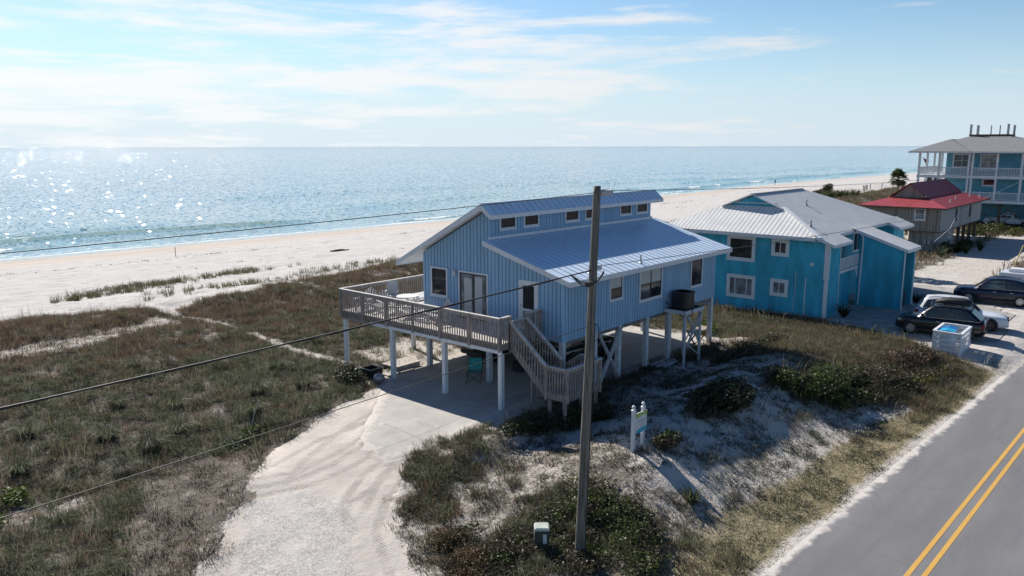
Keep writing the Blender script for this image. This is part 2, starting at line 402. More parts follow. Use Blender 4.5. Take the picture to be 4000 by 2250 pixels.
# ------------------------------------------------------------------ ground
DRIVE = [(21.8, 26.2), (19.7, 25.1), (18.0, 24.7), (15.2, 23.3), (13.9, 23.0), (12.3, 21.3), (11.3, 20.6), (10.2, 19.2), (8.6, 17.8), (5.5, 14.5), (1, 9), (1, 3), (6, 3), (9.4, 9.6), (12.1, 13.7), (12.9, 15.2), (13.9, 16.9), (15.4, 18.2), (17.6, 19.1), (19.7, 18.7), (24, 18.7), (24, 26.3)]
GRAVEL = [(10.9, 19.6), (12.4, 19.6), (12.9, 18.2), (12.2, 16.2), (11.0, 14.0), (6, 7), (2, 7), (8.6, 16.6)]
LITTER = [(14.2, 23.3), (12.0, 24.1), (10.4, 24.2), (8.8, 22.0), (7.0, 18.2), (4.2, 13.6), (8.6, 17.0), (10.4, 19.2), (12.0, 21.1)]
PATCH = [(11.8, 44.3), (14.3, 43.5), (17.9, 44.8), (20.7, 45.1), (20.1, 42.9), (16.9, 42.5), (14.4, 41.3), (12.0, 41.5), (8, 42.0), (8, 44.5)]
PATH = [(21.3, 47), (22.2, 41.4), (21.9, 36.9), (21.6, 32.1), (21.8, 29.2), (21.8, 26.6)]
BRUSH = [(18.7, 13.9), (19.6, 12.4), (18.9, 11.2), (16.8, 9.6), (13.5, 10.5), (11.5, 12.7), (12.9, 15.0), (14.5, 14.6)]
SLAB = [(15.4, 19.0), (15.6, 20.6), (16.6, 21.8), (18.7, 23.6), (20.5, 25.4), (21.8, 26.3), (37, 26.3), (37, 18.9), (30.3, 18.8), (24.3, 18.9), (19.7, 18.8), (17.0, 18.7)]
PAD = [(45.5, 9.6), (47.5, 15.6), (49, 17), (75, 17), (75, 15.0), (68, 12.5), (68, 5), (42.5, 6.2)]
TRACKS = [[(19.9, 19.0), (17.7, 18.7), (15.6, 17.9), (14.0, 17.2), (12.6, 16.0), (11.5, 14)], [(20, 19.9), (17.0, 19.2), (14.8, 18.4), (13.2, 17.2)], [(17.2, 21.5), (14.7, 20.7), (13.2, 20.4), (11.9, 20.9)],
          [(17.5, 22.3), (15.0, 22.1), (12.9, 21.4)], [(16.6, 20.2), (14.7, 19.6), (12.9, 19.4), (11.2, 20.0)], [(16.8, 19.6), (14.5, 18.9), (13.1, 18.0), (12.3, 16.9)], [(18.2, 23.1), (15.6, 22.0), (13.6, 20.9), (12.4, 20.0)],
          [(16.4, 20.9), (14.2, 20.1), (12.8, 20.0), (11.4, 20.5)], [(16.2, 19.1), (14.2, 18.0), (12.6, 17.6)]]
def vegedge(x): return np.interp(x, [-40, 0, 14, 17, 19.4, 20.9, 21.4, 22.4, 25, 30, 38, 42, 45, 60, 90, 150, 200, 260, 400], [54, 53, 52, 52.4, 51.2, 48.2, 45.2, 47.8, 47.4, 48.4, 52, 51.2, 50.2, 50, 51, 54, 58, 60, 60])
def jit(x, y, a=.9, s=.8, seed=40): return x+(fbm(x*s, y*s, seed)-.5)*2*a, y+(fbm(x*s, y*s, seed+50)-.5)*2*a
def veg_density(x, y):
    """0..1 plant cover of the dune ground"""
    jx, jy = jit(x, y)
    yy = y-(shore(x)-115)*sstep(55, 100, y)
    v = np.ones(np.shape(x))
    v *= 1-sstep(-1.2, .6, (y+(fbm(x*.5, y*.5, 61)-.5)*3)-vegedge(x))
    v *= np.where(inpoly(jx*.5+x*.5, jy*.5+y*.5, DRIVE), 0, 1)
    v *= np.where(inpoly(jx, jy, LITTER), .56, 1)
    v *= np.where(inpoly(jx, jy, PATCH), .30, 1)
    v *= sstep(.10, .45, pldist(x, y, PATH)+(fbm(x*1.5, y*1.5, 8)-.5)*.5)
    # bare dune between the house and the road
    dune = (1-sstep(16.5, 18.5, jy))*sstep(17.5, 19.5, jx)*(1-sstep(33.5, 37, jx+.0*jy))
    v = np.where(dune > .01, v*(1-dune)+dune*np.clip(.16+.5*(fbm(x*.8, y*.8, 70)-.45), .05, .5), v)
    v *= np.where(inpoly(jx, jy, PAD), .03, 1)
    # open sand showing between the plants right of the drive
    br = rectm(x, y, 11, 20.5, 9, 18.3, .6); v *= 1-br*sstep(.46, .60, fbm(x*.75, y*.75, 141))*.85
    v *= 1-.5*sstep(.64, .74, fbm(x*.5, y*.5, 143))
    # sandy places behind the house
    b = rectm(jx, jy, 23.5, 27, 25.5, 30.5, 1.2); v *= 1-.75*b
    b = rectm(jx, jy, 36.4, 39.5, 17.2, 21, 1.0); v *= 1-.7*b
    v *= 1-rectm(x, y, 20.5, 37.2, 18.5, 26.4, .3)
    v *= 1-rectm(x, y, 48.6, 66, 16.2, 28.5, .3)*.9
    v *= 1-rectm(x, y, 88, 108, 19, 27.5, .5)
    # the sandy drive in front of the far houses
    b = rectm(jx, jy, 66, 130, 12.5, 17.5, 1.0); v *= 1-.8*b
    sh = roadedge(x)
    v *= sstep(.5, 1.2, y-sh+(fbm(x*.7, y*.7, 77)-.5)*1.2)
    return np.clip(v, 0, 1)
def litter_cover(x, y):
    v = veg_density(x, y)
    jx, jy = jit(x, y)
    v = np.maximum(v, .52*rectm(jx, jy, 12.5, 20.0, 9.5, 18.0, .8)*(1-inpoly(jx, jy, DRIVE))*(.55+.6*fbm(x*.8, y*.8, 151)))
    return np.maximum(v, np.where(inpoly(jx, jy, LITTER), .66*(1-inpoly(jx, jy, DRIVE)), 0))
def lawn_mask(x, y):
    w = np.interp(x, [10, 16, 20, 27, 34, 40, 46], [2.3, 2.2, 1.9, 1.6, 1.4, 1.1, .5])
    e = roadedge(x)+.5
    n = (fbm(x*.6, y*.6, 31)-.5)*1.0
    return sstep(-.3, .4, y-e+n*.5)*(1-sstep(-.5, .7, y-e-w+n))*sstep(13.5, 16, x+n)*(1-sstep(44, 47, x))

def lines(segs):
    L = [segs[0][0]]
    for a, b, st in segs:
        n = max(1, int(round((b-a)/st))); L += list(a+(b-a)*np.arange(1, n+1)/n)
    return np.array(L)
gx = lines([(-9000, -1500, 2500), (-1500, -200, 260), (-200, -10, 12), (-10, 3, .8), (3, 8, .25), (8, 24, .1), (24, 50, .2), (50, 80, .5), (80, 140, 1.2), (140, 330, 3), (330, 800, 12), (800, 3000, 120), (3000, 24000, 2600)])
gy = lines([(-400, -20, 40), (-20, 4, 1.5), (4, 10, .2), (10, 27, .1), (27, 56, .2), (56, 90, .5), (90, 128, .6), (128, 200, 4), (200, 900, 50), (900, 9000, 1500), (9000, 30000, 7000)])
GX, GY = np.meshgrid(gx, gy, indexing='ij'); fx, fy = GX.ravel(), GY.ravel()
GZ = terrain(fx, fy)
near = (fx > 7) & (fx < 50) & (fy > 9) & (fy < 57)
vd = np.maximum(litter_cover(fx, fy), .8*(1-sstep(-2.5, -1.2, fy+(fbm(fx*.4, fy*.4, 171)-.5)*2)))
onsand = inpoly(*jit(fx, fy, .3), DRIVE)
trk = np.zeros(len(fx))
for t_ in TRACKS:
    for o_ in (-.0,):
        d_ = pldist(fx, fy, t_); trk = np.maximum(trk, 1-sstep(.09, .17, d_))
trk *= np.where(onsand, 1, 0)*(.45+.55*vnoise(fx*1.3, fy*1.3, 91))
# ruts and footprints are real relief
GZ = GZ-.003*trk+np.where(near & ~onsand, (fbm(fx*2.6, fy*2.6, 15)-.5)*.10, 0)+np.where(onsand, (fbm(fx*1.1, fy*1.1, 16)-.5)*.05, 0)
E_ = [(24.2, 18.75), (19.7, 18.62), (17.0, 18.5), (15.25, 18.8), (15.35, 20.7), (16.4, 21.95), (18.5, 23.8), (20.35, 25.6), (21.7, 26.45)]
ins = inpoly(fx, fy, SLAB)
GZ = np.where(ins, terrain(fx, fy)-.05+.10*(1-sstep(.12, .6, pldist(fx, fy, E_)+(fbm(fx*1.6, fy*1.6, 18)-.5)*.8)), GZ)
beach_m = sstep(-1, 2, fy-vegedge(fx))*(1-sstep(88, 98, fy))
GZ = GZ+beach_m*(fbm(fx*1.1, fy*1.1, 19)-.5)*.16
nx_, ny_ = len(gx), len(gy)
I = np.arange(nx_*ny_).reshape(nx_, ny_)
F = np.stack([I[:-1, :-1], I[1:, :-1], I[1:, 1:], I[:-1, 1:]], -1).reshape(-1, 4)
wet = sstep(-24, -17, fy-shore(fx)+(fbm(fx*.05, fy*.3, 81)-.5)*7)
soak = sstep(-5, -2.2, fy-shore(fx)+(fbm(fx*.06, fy*.2, 83)-.5)*5)
grav = np.where(inpoly(*jit(fx, fy, .8, .6, 11), GRAVEL), 1.0, 0.0)
lawn = lawn_mask(fx, fy)
pad = np.where(inpoly(*jit(fx, fy, .6, .6, 12), PAD), 1.0, 0.0)

mt, t, b = nt('dune_and_beach_ground'); P = POS(t)
def AT(n): return N(t, 'ShaderNodeAttribute', attribute_name=n).outputs['Fac']
nA = NOISE(t, P, .9, 6, .62); nB = NOISE(t, P, 6.5, 5, .65); nC = NOISE(t, P, 34, 4, .6)
sand = MIX(t, RANGE(t, nA, .3, .7), (.53, .48, .43), (.63, .575, .515))
sand = MIX(t, MATH(t, 'MULTIPLY', RANGE(t, nB, .56, .72), .38), sand, (.36, .31, .27))
wetc = MIX(t, RANGE(t, NOISE(t, SCALE(t, P, (.25, 1, 1)), .5, 4), .35, .65), (.54, .465, .40), (.46, .395, .34))
streak = NOISE(t, SCALE(t, P, (.35, 1.2, 1)), 1.3, 7, .72)
sand = MIX(t, MATH(t, 'MULTIPLY', RANGE(t, streak, .48, .70), .55), sand, (.40, .375, .355))
sand = MIX(t, MATH(t, 'MULTIPLY', AT('beach'), .9), sand, MIX(t, MATH(t, 'MULTIPLY', RANGE(t, streak, .40, .66), .62), (.60, .575, .55), (.36, .345, .335)))
c = MIX(t, AT('wet'), sand, wetc)
c = MIX(t, AT('soak'), c, (.36, .30, .25))
lit = MIX(t, RANGE(t, nB, .3, .7), (.07, .06, .046), (.175, .148, .12))
lit = MIX(t, MATH(t, 'MULTIPLY', RANGE(t, nC, .55, .75), .5), lit, (.40, .35, .31))
vf = RANGE(t, MATH(t, 'ADD', AT('veg'), MATH(t, 'MULTIPLY', MATH(t, 'ADD', MATH(t, 'SUBTRACT', nB, .5), MATH(t, 'SUBTRACT', nA, .5)), 1.15)), .22, .62)
c = MIX(t, MATH(t, 'MULTIPLY', vf, .93), c, lit)
lw = MIX(t, RANGE(t, NOISE(t, P, 1.2, 5), .35, .65), (.30, .25, .145), (.40, .33, .21))
lw = MIX(t, MATH(t, 'MULTIPLY', RANGE(t, nC, .45, .7), .55), lw, (.23, .21, .105))
lf = RANGE(t, MATH(t, 'ADD', AT('lawn'), MATH(t, 'MULTIPLY', MATH(t, 'SUBTRACT', nB, .5), 1.2)), .35, .75)
c = MIX(t, MATH(t, 'MULTIPLY', lf, .94), c, lw)
vor = N(t, 'ShaderNodeTexVoronoi', {'Vector': P, 'Scale': 26.0}).outputs['Color']
gs = N(t, 'ShaderNodeSeparateColor', {0: vor}).outputs[0]
gr = MIX(t, RANGE(t, gs, .1, .95), (.27, .262, .25), (.65, .63, .60))
gr = MIX(t, RANGE(t, nA, .45, .75, 0, .8), gr, (.58, .565, .545))
gf = RANGE(t, MATH(t, 'ADD', AT('grav'), MATH(t, 'MULTIPLY', MATH(t, 'ADD', MATH(t, 'SUBTRACT', nB, .5), MATH(t, 'MULTIPLY', MATH(t, 'SUBTRACT', nA, .5), 2.0)), 1.3)), .25, .9)
c = MIX(t, MATH(t, 'MULTIPLY', gf, .6), c, gr)
c = MIX(t, AT('pad'), c, MIX(t, RANGE(t, nA, .3, .7), (.50, .46, .42), (.62, .58, .54)))
tread = N(t, 'ShaderNodeTexWave', {'Vector': P, 'Scale': 3.6, 'Distortion': 2.0, 'Detail': 1.0, 'Detail Scale': 2.0}, wave_type='BANDS', bands_direction='X').outputs['Fac']
tf = MATH(t, 'MULTIPLY', MATH(t, 'MULTIPLY', AT('trk'), RANGE(t, tread, .25, .75)), RANGE(t, NOISE(t, P, 2.4, 5, .7), .33, .52))
c = MIX(t, MATH(t, 'MULTIPLY', tf, .7), c, (.27, .235, .21))
c = MIX(t, MATH(t, 'MULTIPLY', AT('trk'), .16), c, (.33, .29, .26))
t.links.new(c, b.inputs['Base Color']); b.inputs['Specular IOR Level'].default_value = .2
t.links.new(RANGE(t, AT('soak'), 0, 1, .95, .35), b.inputs['Roughness'])
foot = N(t, 'ShaderNodeTexVoronoi', {'Vector': SCALE(t, P, (1, 1, .3)), 'Scale': 2.6}, feature='SMOOTH_F1').outputs['Distance']
h = MATH(t, 'ADD', MATH(t, 'MULTIPLY', foot, .5), MATH(t, 'ADD', MATH(t, 'MULTIPLY', nB, .7), MATH(t, 'MULTIPLY', nC, .25)))
h = MATH(t, 'SUBTRACT', h, MATH(t, 'MULTIPLY', tf, .35))
h = MATH(t, 'MULTIPLY', h, MATH(t, 'MULTIPLY', RANGE(t, AT('wet'), 0, 1, 1, .12), RANGE(t, AT('drive'), 0, 1, 1, .35)))
t.links.new(BUMP(t, h, .9, .10), b.inputs['Normal'])
tag(np_mesh('ground', np.stack([fx, fy, GZ], 1), F, mt, smooth=True, attrs=dict(veg=vd, wet=wet, soak=soak, grav=grav, lawn=lawn, pad=pad, trk=trk, drive=onsand*1.0, beach=sstep(-2, 2, fy-vegedge(fx)))), kind='structure')

# ---- concrete of drive and carport: one sheet with sand drifted over its edges
def sheet(name, poly, zf, mt, st=.15, attrs=None, x0=None):
    xs = np.arange(min(p[0] for p in poly), max(p[0] for p in poly)+st, st); ys = np.arange(min(p[1] for p in poly), max(p[1] for p in poly)+st, st)
    A, B = np.meshgrid(xs, ys, indexing='ij'); a, b_ = A.ravel(), B.ravel()
    I = np.arange(len(a)).reshape(A.shape)
    F = np.stack([I[:-1, :-1], I[1:, :-1], I[1:, 1:], I[:-1, 1:]], -1).reshape(-1, 4)
    F = F[inpoly(a[F].mean(1), b_[F].mean(1), poly)]
    return np_mesh(name, np.stack([a, b_, zf(a, b_)], 1), F, mt, smooth=True, attrs={k: v(a, b_) for k, v in (attrs or {}).items()})
mt, t, b = nt('sandy_concrete'); P = POS(t)
nA = NOISE(t, P, .8, 6, .65); nB = NOISE(t, P, 5, 6, .7)
cc_ = MIX(t, RANGE(t, nA, .35, .65), (.43, .408, .38), (.52, .492, .455)); cc_ = MIX(t, MATH(t, 'MULTIPLY', RANGE(t, nB, .5, .75), .35), cc_, (.27, .255, .24))
s_ = N(t, 'ShaderNodeSeparateXYZ', {0: P})
def joint(o, p, off): return RANGE(t, MATH(t, 'ABSOLUTE', MATH(t, 'SUBTRACT', MATH(t, 'FRACT', MATH(t, 'DIVIDE', MATH(t, 'ADD', o, off), p)), .5)), .003, .008, 1, 0)
j = MATH(t, 'MAXIMUM', joint(s_.outputs[0], 4.2, 1.3), joint(s_.outputs[1], 3.7, .4))
cc_ = MIX(t, MATH(t, 'MULTIPLY', j, .5), cc_, (.17, .16, .15))
dr = RANGE(t, MATH(t, 'ADD', N(t, 'ShaderNodeAttribute', attribute_name='drift').outputs['Fac'], MATH(t, 'MULTIPLY', MATH(t, 'SUBTRACT', NOISE(t, P, 1.5, 7, .7), .5), 3.2)), .32, .66)
t.links.new(MIX(t, dr, cc_, (.60, .55, .495)), b.inputs['Base Color']); b.inputs['Roughness'].default_value = .9; b.inputs['Specular IOR Level'].default_value = .2
t.links.new(BUMP(t, MATH(t, 'ADD', nB, MATH(t, 'MULTIPLY', dr, .6)), .35, .03), b.inputs['Normal'])
def drift(x, y): return 0.95*(1-sstep(.1, 1.25, pldist(x, y, E_)))+.03
tag(sheet('concrete_slab', SLAB, lambda x, y: terrain(x, y)+.035-.11*(1-sstep(.05, .55, pldist(x, y, E_))), mt, .15, dict(drift=drift)), kind='structure')
# concrete parking apron by the turquoise house
tag(sheet('parking_apron', [(44.8, 9.9), (47.2, 14.5), (51.5, 16.6), (66, 16.6), (66.5, 13.6), (58, 8.2), (50, 7.6)], lambda x, y: -.668+.0*x, pm('grey_shell_parking', (.40, .38, .355), .92, var=.14, scale=1.6, bump=.3, bscale=14), .5), kind='structure')

# ---- road
mt, t, b = nt('grey_asphalt'); P = POS(t)
n1_ = NOISE(t, SCALE(t, P, (.35, 1.6, 1)), .8, 5, .6); n2_ = NOISE(t, P, 55, 3, .7); n3_ = NOISE(t, P, 2.2, 5, .7)
ac = MIX(t, RANGE(t, n1_, .3, .7), (.155, .156, .165), (.205, .205, .212)); ac = MIX(t, MATH(t, 'MULTIPLY', RANGE(t, n2_, .45, .8), .5), ac, (.30, .29, .28))
ac = MIX(t, MATH(t, 'MULTIPLY', RANGE(t, n3_, .66, .74), .45), ac, (.08, .08, .085))
lane = N(t, 'ShaderNodeAttribute', attribute_name='lane').outputs['Fac']
ac = MIX(t, MATH(t, 'MULTIPLY', lane, MATH(t, 'MULTIPLY', RANGE(t, n1_, .2, .7), .35)), ac, (.115, .115, .12))
ck = N(t, 'ShaderNodeTexVoronoi', {'Vector': N(t, 'ShaderNodeVectorMath', {0: P, 1: N(t, 'ShaderNodeTexNoise', {'Vector': P, 'Scale': 1.5, 'Detail': 4}).outputs['Color']}, operation='ADD').outputs[0], 'Scale': .32}, feature='DISTANCE_TO_EDGE').outputs['Distance']
ac = MIX(t, MATH(t, 'MULTIPLY', RANGE(t, ck, .004, .012, 1, 0), RANGE(t, n3_, .5, .62, 0, .25)), ac, (.06, .06, .06))
sd_ = N(t, 'ShaderNodeAttribute', attribute_name='edge').outputs['Fac']
ef = RANGE(t, MATH(t, 'ADD', sd_, MATH(t, 'MULTIPLY', MATH(t, 'SUBTRACT', NOISE(t, P, 1.6, 6, .7), .5), 1.5)), .45, .85)
t.links.new(MIX(t, ef, ac, (.60, .56, .52)), b.inputs['Base Color']); b.inputs['Roughness'].default_value = .88; b.inputs['Specular IOR Level'].default_value = .3
t.links.new(BUMP(t, n2_, .35, .01), b.inputs['Normal'])
rx = lines([(-60, 10, 5), (10, 50, .25), (50, 260, 5)]); rw = np.concatenate([[.35, .2, .05, -.1, -.25, -.45, -.7, -1.0], -np.arange(1.5, 6.6, .5), [-7.2]])
RXm, RWm = np.meshgrid(rx, rw, indexing='ij'); I = np.arange(RXm.size).reshape(RXm.shape)
F = np.stack([I[:-1, :-1], I[:-1, 1:], I[1:, 1:], I[1:, :-1]], -1).reshape(-1, 4)
a_, w_ = RXm.ravel(), RWm.ravel()
tag(np_mesh('road', np.stack([a_, roadedge(a_)+w_, -1.0+0*a_-.02*np.clip(w_, 0, 1)], 1), F, mt, attrs=dict(edge=sstep(-.45, .5, w_), lane=np.exp(-((w_+.75)/.32)**2)+np.exp(-((w_+1.85)/.3)**2)+np.exp(-((w_+3.4)/.32)**2))), kind='structure')
mt, t, b = nt('yellow_road_paint'); P = POS(t)
cr = RANGE(t, NOISE(t, SCALE(t, P, (6, 1.5, 1)), 3.0, 5, .7), .60, .70)
t.links.new(MIX(t, MATH(t, 'MULTIPLY', cr, .75), MIX(t, NOISE(t, P, 2, 4), (.56, .31, .055), (.64, .38, .09)), (.22, .20, .17)), b.inputs['Base Color']); b.inputs['Roughness'].default_value = .8
def yl(x): return 4.47-.030*(x-20.78)
for o_ in (-.17, .17):
    xs = lines([(-60, 260, 2.0)]); V = []
    for x in xs: V += [(x, yl(x)+o_-.062, -.994), (x, yl(x)+o_+.062, -.994)]
    tag(np_mesh('road_marking', V, [(2*i, 2*i+2, 2*i+3, 2*i+1) for i in range(len(xs)-1)], mt), kind='structure')

# ------------------------------------------------------------------ sea
SEA = -4.5
mt, t, b = nt('gulf_water'); P = POS(t)
s_ = N(t, 'ShaderNodeAttribute', attribute_name='dist').outputs['Fac']
deep = MIX(t, RANGE(t, NOISE(t, SCALE(t, P, (.25, 1, 1)), .012, 4), .35, .65), (.035, .19, .33), (.055, .235, .375))
shal = MIX(t, RANGE(t, NOISE(t, SCALE(t, P, (.3, 1, 1)), .05, 4), .35, .65), (.13, .28, .35), (.17, .33, .40))
wc = MIX(t, RANGE(t, s_, 10, 130), shal, deep)
wc = MIX(t, RANGE(t, s_, -1, 5), (.42, .42, .38), wc)
crest = N(t, 'ShaderNodeAttribute', attribute_name='crest').outputs['Fac']
wc = MIX(t, MATH(t, 'MULTIPLY', crest, .75), wc, (.10, .20, .13))
foam = N(t, 'ShaderNodeAttribute', attribute_name='foam').outputs['Fac']
fn = NOISE(t, SCALE(t, P, (.55, 1.2, 1)), 1.1, 7, .72)
ff = RANGE(t, MATH(t, 'ADD', foam, MATH(t, 'MULTIPLY', MATH(t, 'SUBTRACT', fn, .5), 1.7)), .48, .72)
t.links.new(MIX(t, ff, wc, (.78, .80, .80)), b.inputs['Base Color'])
t.links.new(RANGE(t, ff, 0, 1, .038, .8), b.inputs['Roughness']); b.inputs['IOR'].default_value = 1.33; b.inputs['Specular IOR Level'].default_value = .42
w1 = NOISE(t, SCALE(t, P, (.45, 1.0, 1)), .22, 4, .6, .4); w2 = NOISE(t, SCALE(t, P, (.6, 1, 1)), 1.1, 4, .6); w3 = NOISE(t, P, 4.5, 3, .6)
hh = MATH(t, 'ADD', MATH(t, 'MULTIPLY', w1, 1.6), MATH(t, 'ADD', MATH(t, 'MULTIPLY', w2, .55), MATH(t, 'MULTIPLY', w3, .05)))
sv_ = N(t, 'ShaderNodeSeparateXYZ', {0: P})
cv = N(t, 'ShaderNodeCombineXYZ', {0: MATH(t, 'MULTIPLY', sv_.outputs[0], 2.5), 1: MATH(t, 'MULTIPLY', MATH(t, 'LOGARITHM', MATH(t, 'ADD', s_, 100.0), 2.718), 165.0), 2: 0.0}).outputs[0]
vp = N(t, 'ShaderNodeTexVoronoi', {'Vector': cv, 'Scale': 1.0, 'Randomness': 1.0}).outputs['Position']
wn_ = N(t, 'ShaderNodeTexWhiteNoise', {'Vector': vp}, noise_dimensions='3D'); wc_ = N(t, 'ShaderNodeSeparateColor', {0: wn_.outputs['Color']})
fx_ = MATH(t, 'SUBTRACT', MATH(t, 'ADD', wc_.outputs[0], wc_.outputs[1]), 1.0); fy_ = MATH(t, 'SUBTRACT', MATH(t, 'ADD', wc_.outputs[2], wn_.outputs['Value']), 1.0)
fx_ = MATH(t, 'MULTIPLY', fx_, MATH(t, 'ABSOLUTE', fx_)); fy_ = MATH(t, 'MULTIPLY', fy_, MATH(t, 'ABSOLUTE', fy_))
kf = RANGE(t, s_, 0, 25, .10, .385)
fn_ = N(t, 'ShaderNodeVectorMath', {0: N(t, 'ShaderNodeCombineXYZ', {0: MATH(t, 'MULTIPLY', fx_, kf), 1: MATH(t, 'MULTIPLY', fy_, kf), 2: 1.0}).outputs[0]}, operation='NORMALIZE').outputs[0]
bn_2 = N(t, 'ShaderNodeBump', {'Height': hh, 'Strength': 1.0, 'Distance': .04, 'Normal': fn_}).outputs[0]
t.links.new(bn_2, b.inputs['Normal'])
sxs = lines([(-9000, -1500, 1500), (-1500, -100, 100), (-100, 10, 6), (10, 330, .9), (330, 900, 8), (900, 4000, 120), (4000, 26000, 2200)])
sds = lines([(-9, 45, .3), (45, 140, 1.2), (140, 500, 12), (500, 3000, 150), (3000, 34000, 2500)])
A, D_ = np.meshgrid(sxs, sds, indexing='ij'); a_, d_ = A.ravel(), D_.ravel()
y_ = d_+shore(a_)*(1-sstep(600, 3000, d_))+115*sstep(600, 3000, d_)
z_ = SEA-.22*sstep(0, -8, -d_)*0+np.zeros(len(a_))
crest = np.zeros(len(a_)); foam = np.zeros(len(a_))
nb = (a_ > -60) & (a_ < 600)
for dd, amp, wd, per, sd2, br in ((5.5, .28, 1.3, 26, 3, 1), (12.5, .42, 1.6, 40, 5, 1), (21, .45, 2.1, 55, 7, .6), (33, .36, 2.6, 60, 9, 0), (46, .30, 3.0, 70, 13, 0), (62, .26, 3.4, 80, 17, 0), (82, .22, 4, 90, 19, 0)):
    pos = dd+(fbm(a_/per, a_*0+sd2, sd2)-.5)*dd*.55+np.sin(a_/per*1.7+sd2)*.8
    on = sstep(.40, .62, vnoise(a_/per*.9+7.7*sd2, a_*0, sd2+30))
    q = d_-pos
    prof = np.where(q < 0, np.exp(-(q/(wd*.55))**2), np.exp(-(q/(wd*1.6))**2))
    z_ += np.where(nb, amp*on*prof, 0)
    crest = np.maximum(crest, np.where(nb, on*np.exp(-((q+wd*.45)/(wd*.5))**2)*(1 if dd < 25 else .35), 0))
    if br:
        brk = sstep(.60, .78, vnoise(a_/9+sd2, a_*0+sd2, sd2+60))*on*br
        foam = np.maximum(foam, brk*np.exp(-((q+wd*.2)/(wd*.55))**2)*.8)
run = (fbm(a_*.11, a_*0+2, 44)-.5)*4.2
foam = np.maximum(foam, np.exp(-((d_-1.2-run)/1.3)**2)*.92); foam = np.maximum(foam, .48*np.exp(-((d_-4.4-run*1.2)/1.6)**2))
foam = np.maximum(foam, .30*np.exp(-((d_-8-run)/2.6)**2))
z_ += np.clip(.10*(2-d_), 0, .9)*(d_ < 2)+(d_ < 0)*0
I = np.arange(A.size).reshape(A.shape); F = np.stack([I[:-1, :-1], I[1:, :-1], I[1:, 1:], I[:-1, 1:]], -1).reshape(-1, 4)
tag(np_mesh('sea', np.stack([a_, y_, z_], 1), F, mt, smooth=True, attrs=dict(dist=d_, crest=crest, foam=foam)), kind='structure')

# ------------------------------------------------------------------ generic building pieces
def seam_roof(name, quad, mt, rib_mt, parent, along, pitch, th=.06, rib=(.026, .018), label=None):
    """quad = eave-a, eave-b, ridge-b, ridge-a ; ribs run eave to ridge; `along` = eave direction"""
    a, b, c, d = [Vector(p) for p in quad]
    n = (b-a).cross(d-a).normalized()
    if n.z < 0: n = -n
    ribs = MB().prism([a, b, c, d], -n*th); nb_ = len(ribs.f); along = Vector(along).normalized()
    fl = (d-a)-along*((d-a).dot(along)); fl = fl.normalized()          # up-slope direction
    # clip ribs to the polygon in (s,t) space
    P = [((p-a).dot(along), (p-a).dot(fl)) for p in (a, b, c, d)]
    smin = min(p[0] for p in P); smax = max(p[0] for p in P)
    k = math.ceil((smin+.02)/pitch)
    while k*pitch < smax-.02:
        s0 = k*pitch; ts = []
        for i in range(4):
            (s1, t1), (s2, t2) = P[i], P[(i+1) % 4]
            if (s1-s0)*(s2-s0) < 0: ts.append(t1+(t2-t1)*(s0-s1)/(s2-s1))
            elif s1 == s0: ts.append(t1)
        if len(ts) >= 2 and max(ts)-min(ts) > .05:
            p0 = a+along*s0+fl*min(ts)+n*(rib[1]/2+.001); p1 = a+along*s0+fl*max(ts)+n*(rib[1]/2+.001)
            ribs.beam(p0, p1, rib[0], rib[1], up=n)
        k += 1
    return ribs.build(name, mt, parent, label=label, extra=(nb_, rib_mt))
def wall_window(parent, axis, pos, out, u0, u1, z0, z1, fr=.07, depth=.05, fmt='white', pane='glass', mull=(), rails=(), inner='black_frame', sill=True, blind=None):
    """window on an axis-aligned wall. axis 'x': wall plane x=pos, u is y.  out = outward sign"""
    def bx(mb, ua, ub, za, zb, d0, d1):
        lo, hi = sorted((pos+out*d0, pos+out*d1))
        if axis == 'x': mb.box(lo, hi, ua, ub, za, zb)
        else: mb.box(ua, ub, lo, hi, za, zb)
    f = MB(); e = 0.0
    bx(f, u0, u1, z1-fr, z1, e, depth); bx(f, u0, u1, z0, z0+fr, e, depth)
    bx(f, u0, u0+fr, z0+fr, z1-fr, e, depth); bx(f, u1-fr, u1, z0+fr, z1-fr, e, depth)
    w = f.build('window', M[fmt], parent)
    a, b, c, d = u0+fr, u1-fr, z0+fr, z1-fr
    g = MB(); bx(g, a, b, c, d, .004, .012); g.build('pane', M[pane], w)
    s = MB(); t_ = .035
    bx(s, a, a+t_, c, d, .012, .03); bx(s, b-t_, b, c, d, .012, .03); bx(s, a+t_, b-t_, d-t_, d, .012, .03); bx(s, a+t_, b-t_, c, c+t_, .012, .03)
    for q in mull: x = a+(b-a)*q; bx(s, x-t_*.7, x+t_*.7, c+t_, d-t_, .012, .034)
    for q in rails: z = c+(d-c)*q; bx(s, a+t_, b-t_, z-t_*.5, z+t_*.5, .012, .026)
    s.build('sash', M[inner], w)
    if sill: q = MB(); bx(q, u0-.04, u1+.04, z0-.05, z0-.002, .002, depth+.03); q.build('sill', M[fmt], w)
    if blind:
        q = MB(); bx(q, a+t_, b-t_, c+(d-c)*blind[0], c+(d-c)*blind[1], .0125, .0165); q.build('blind', M['blind'], w)
    return w

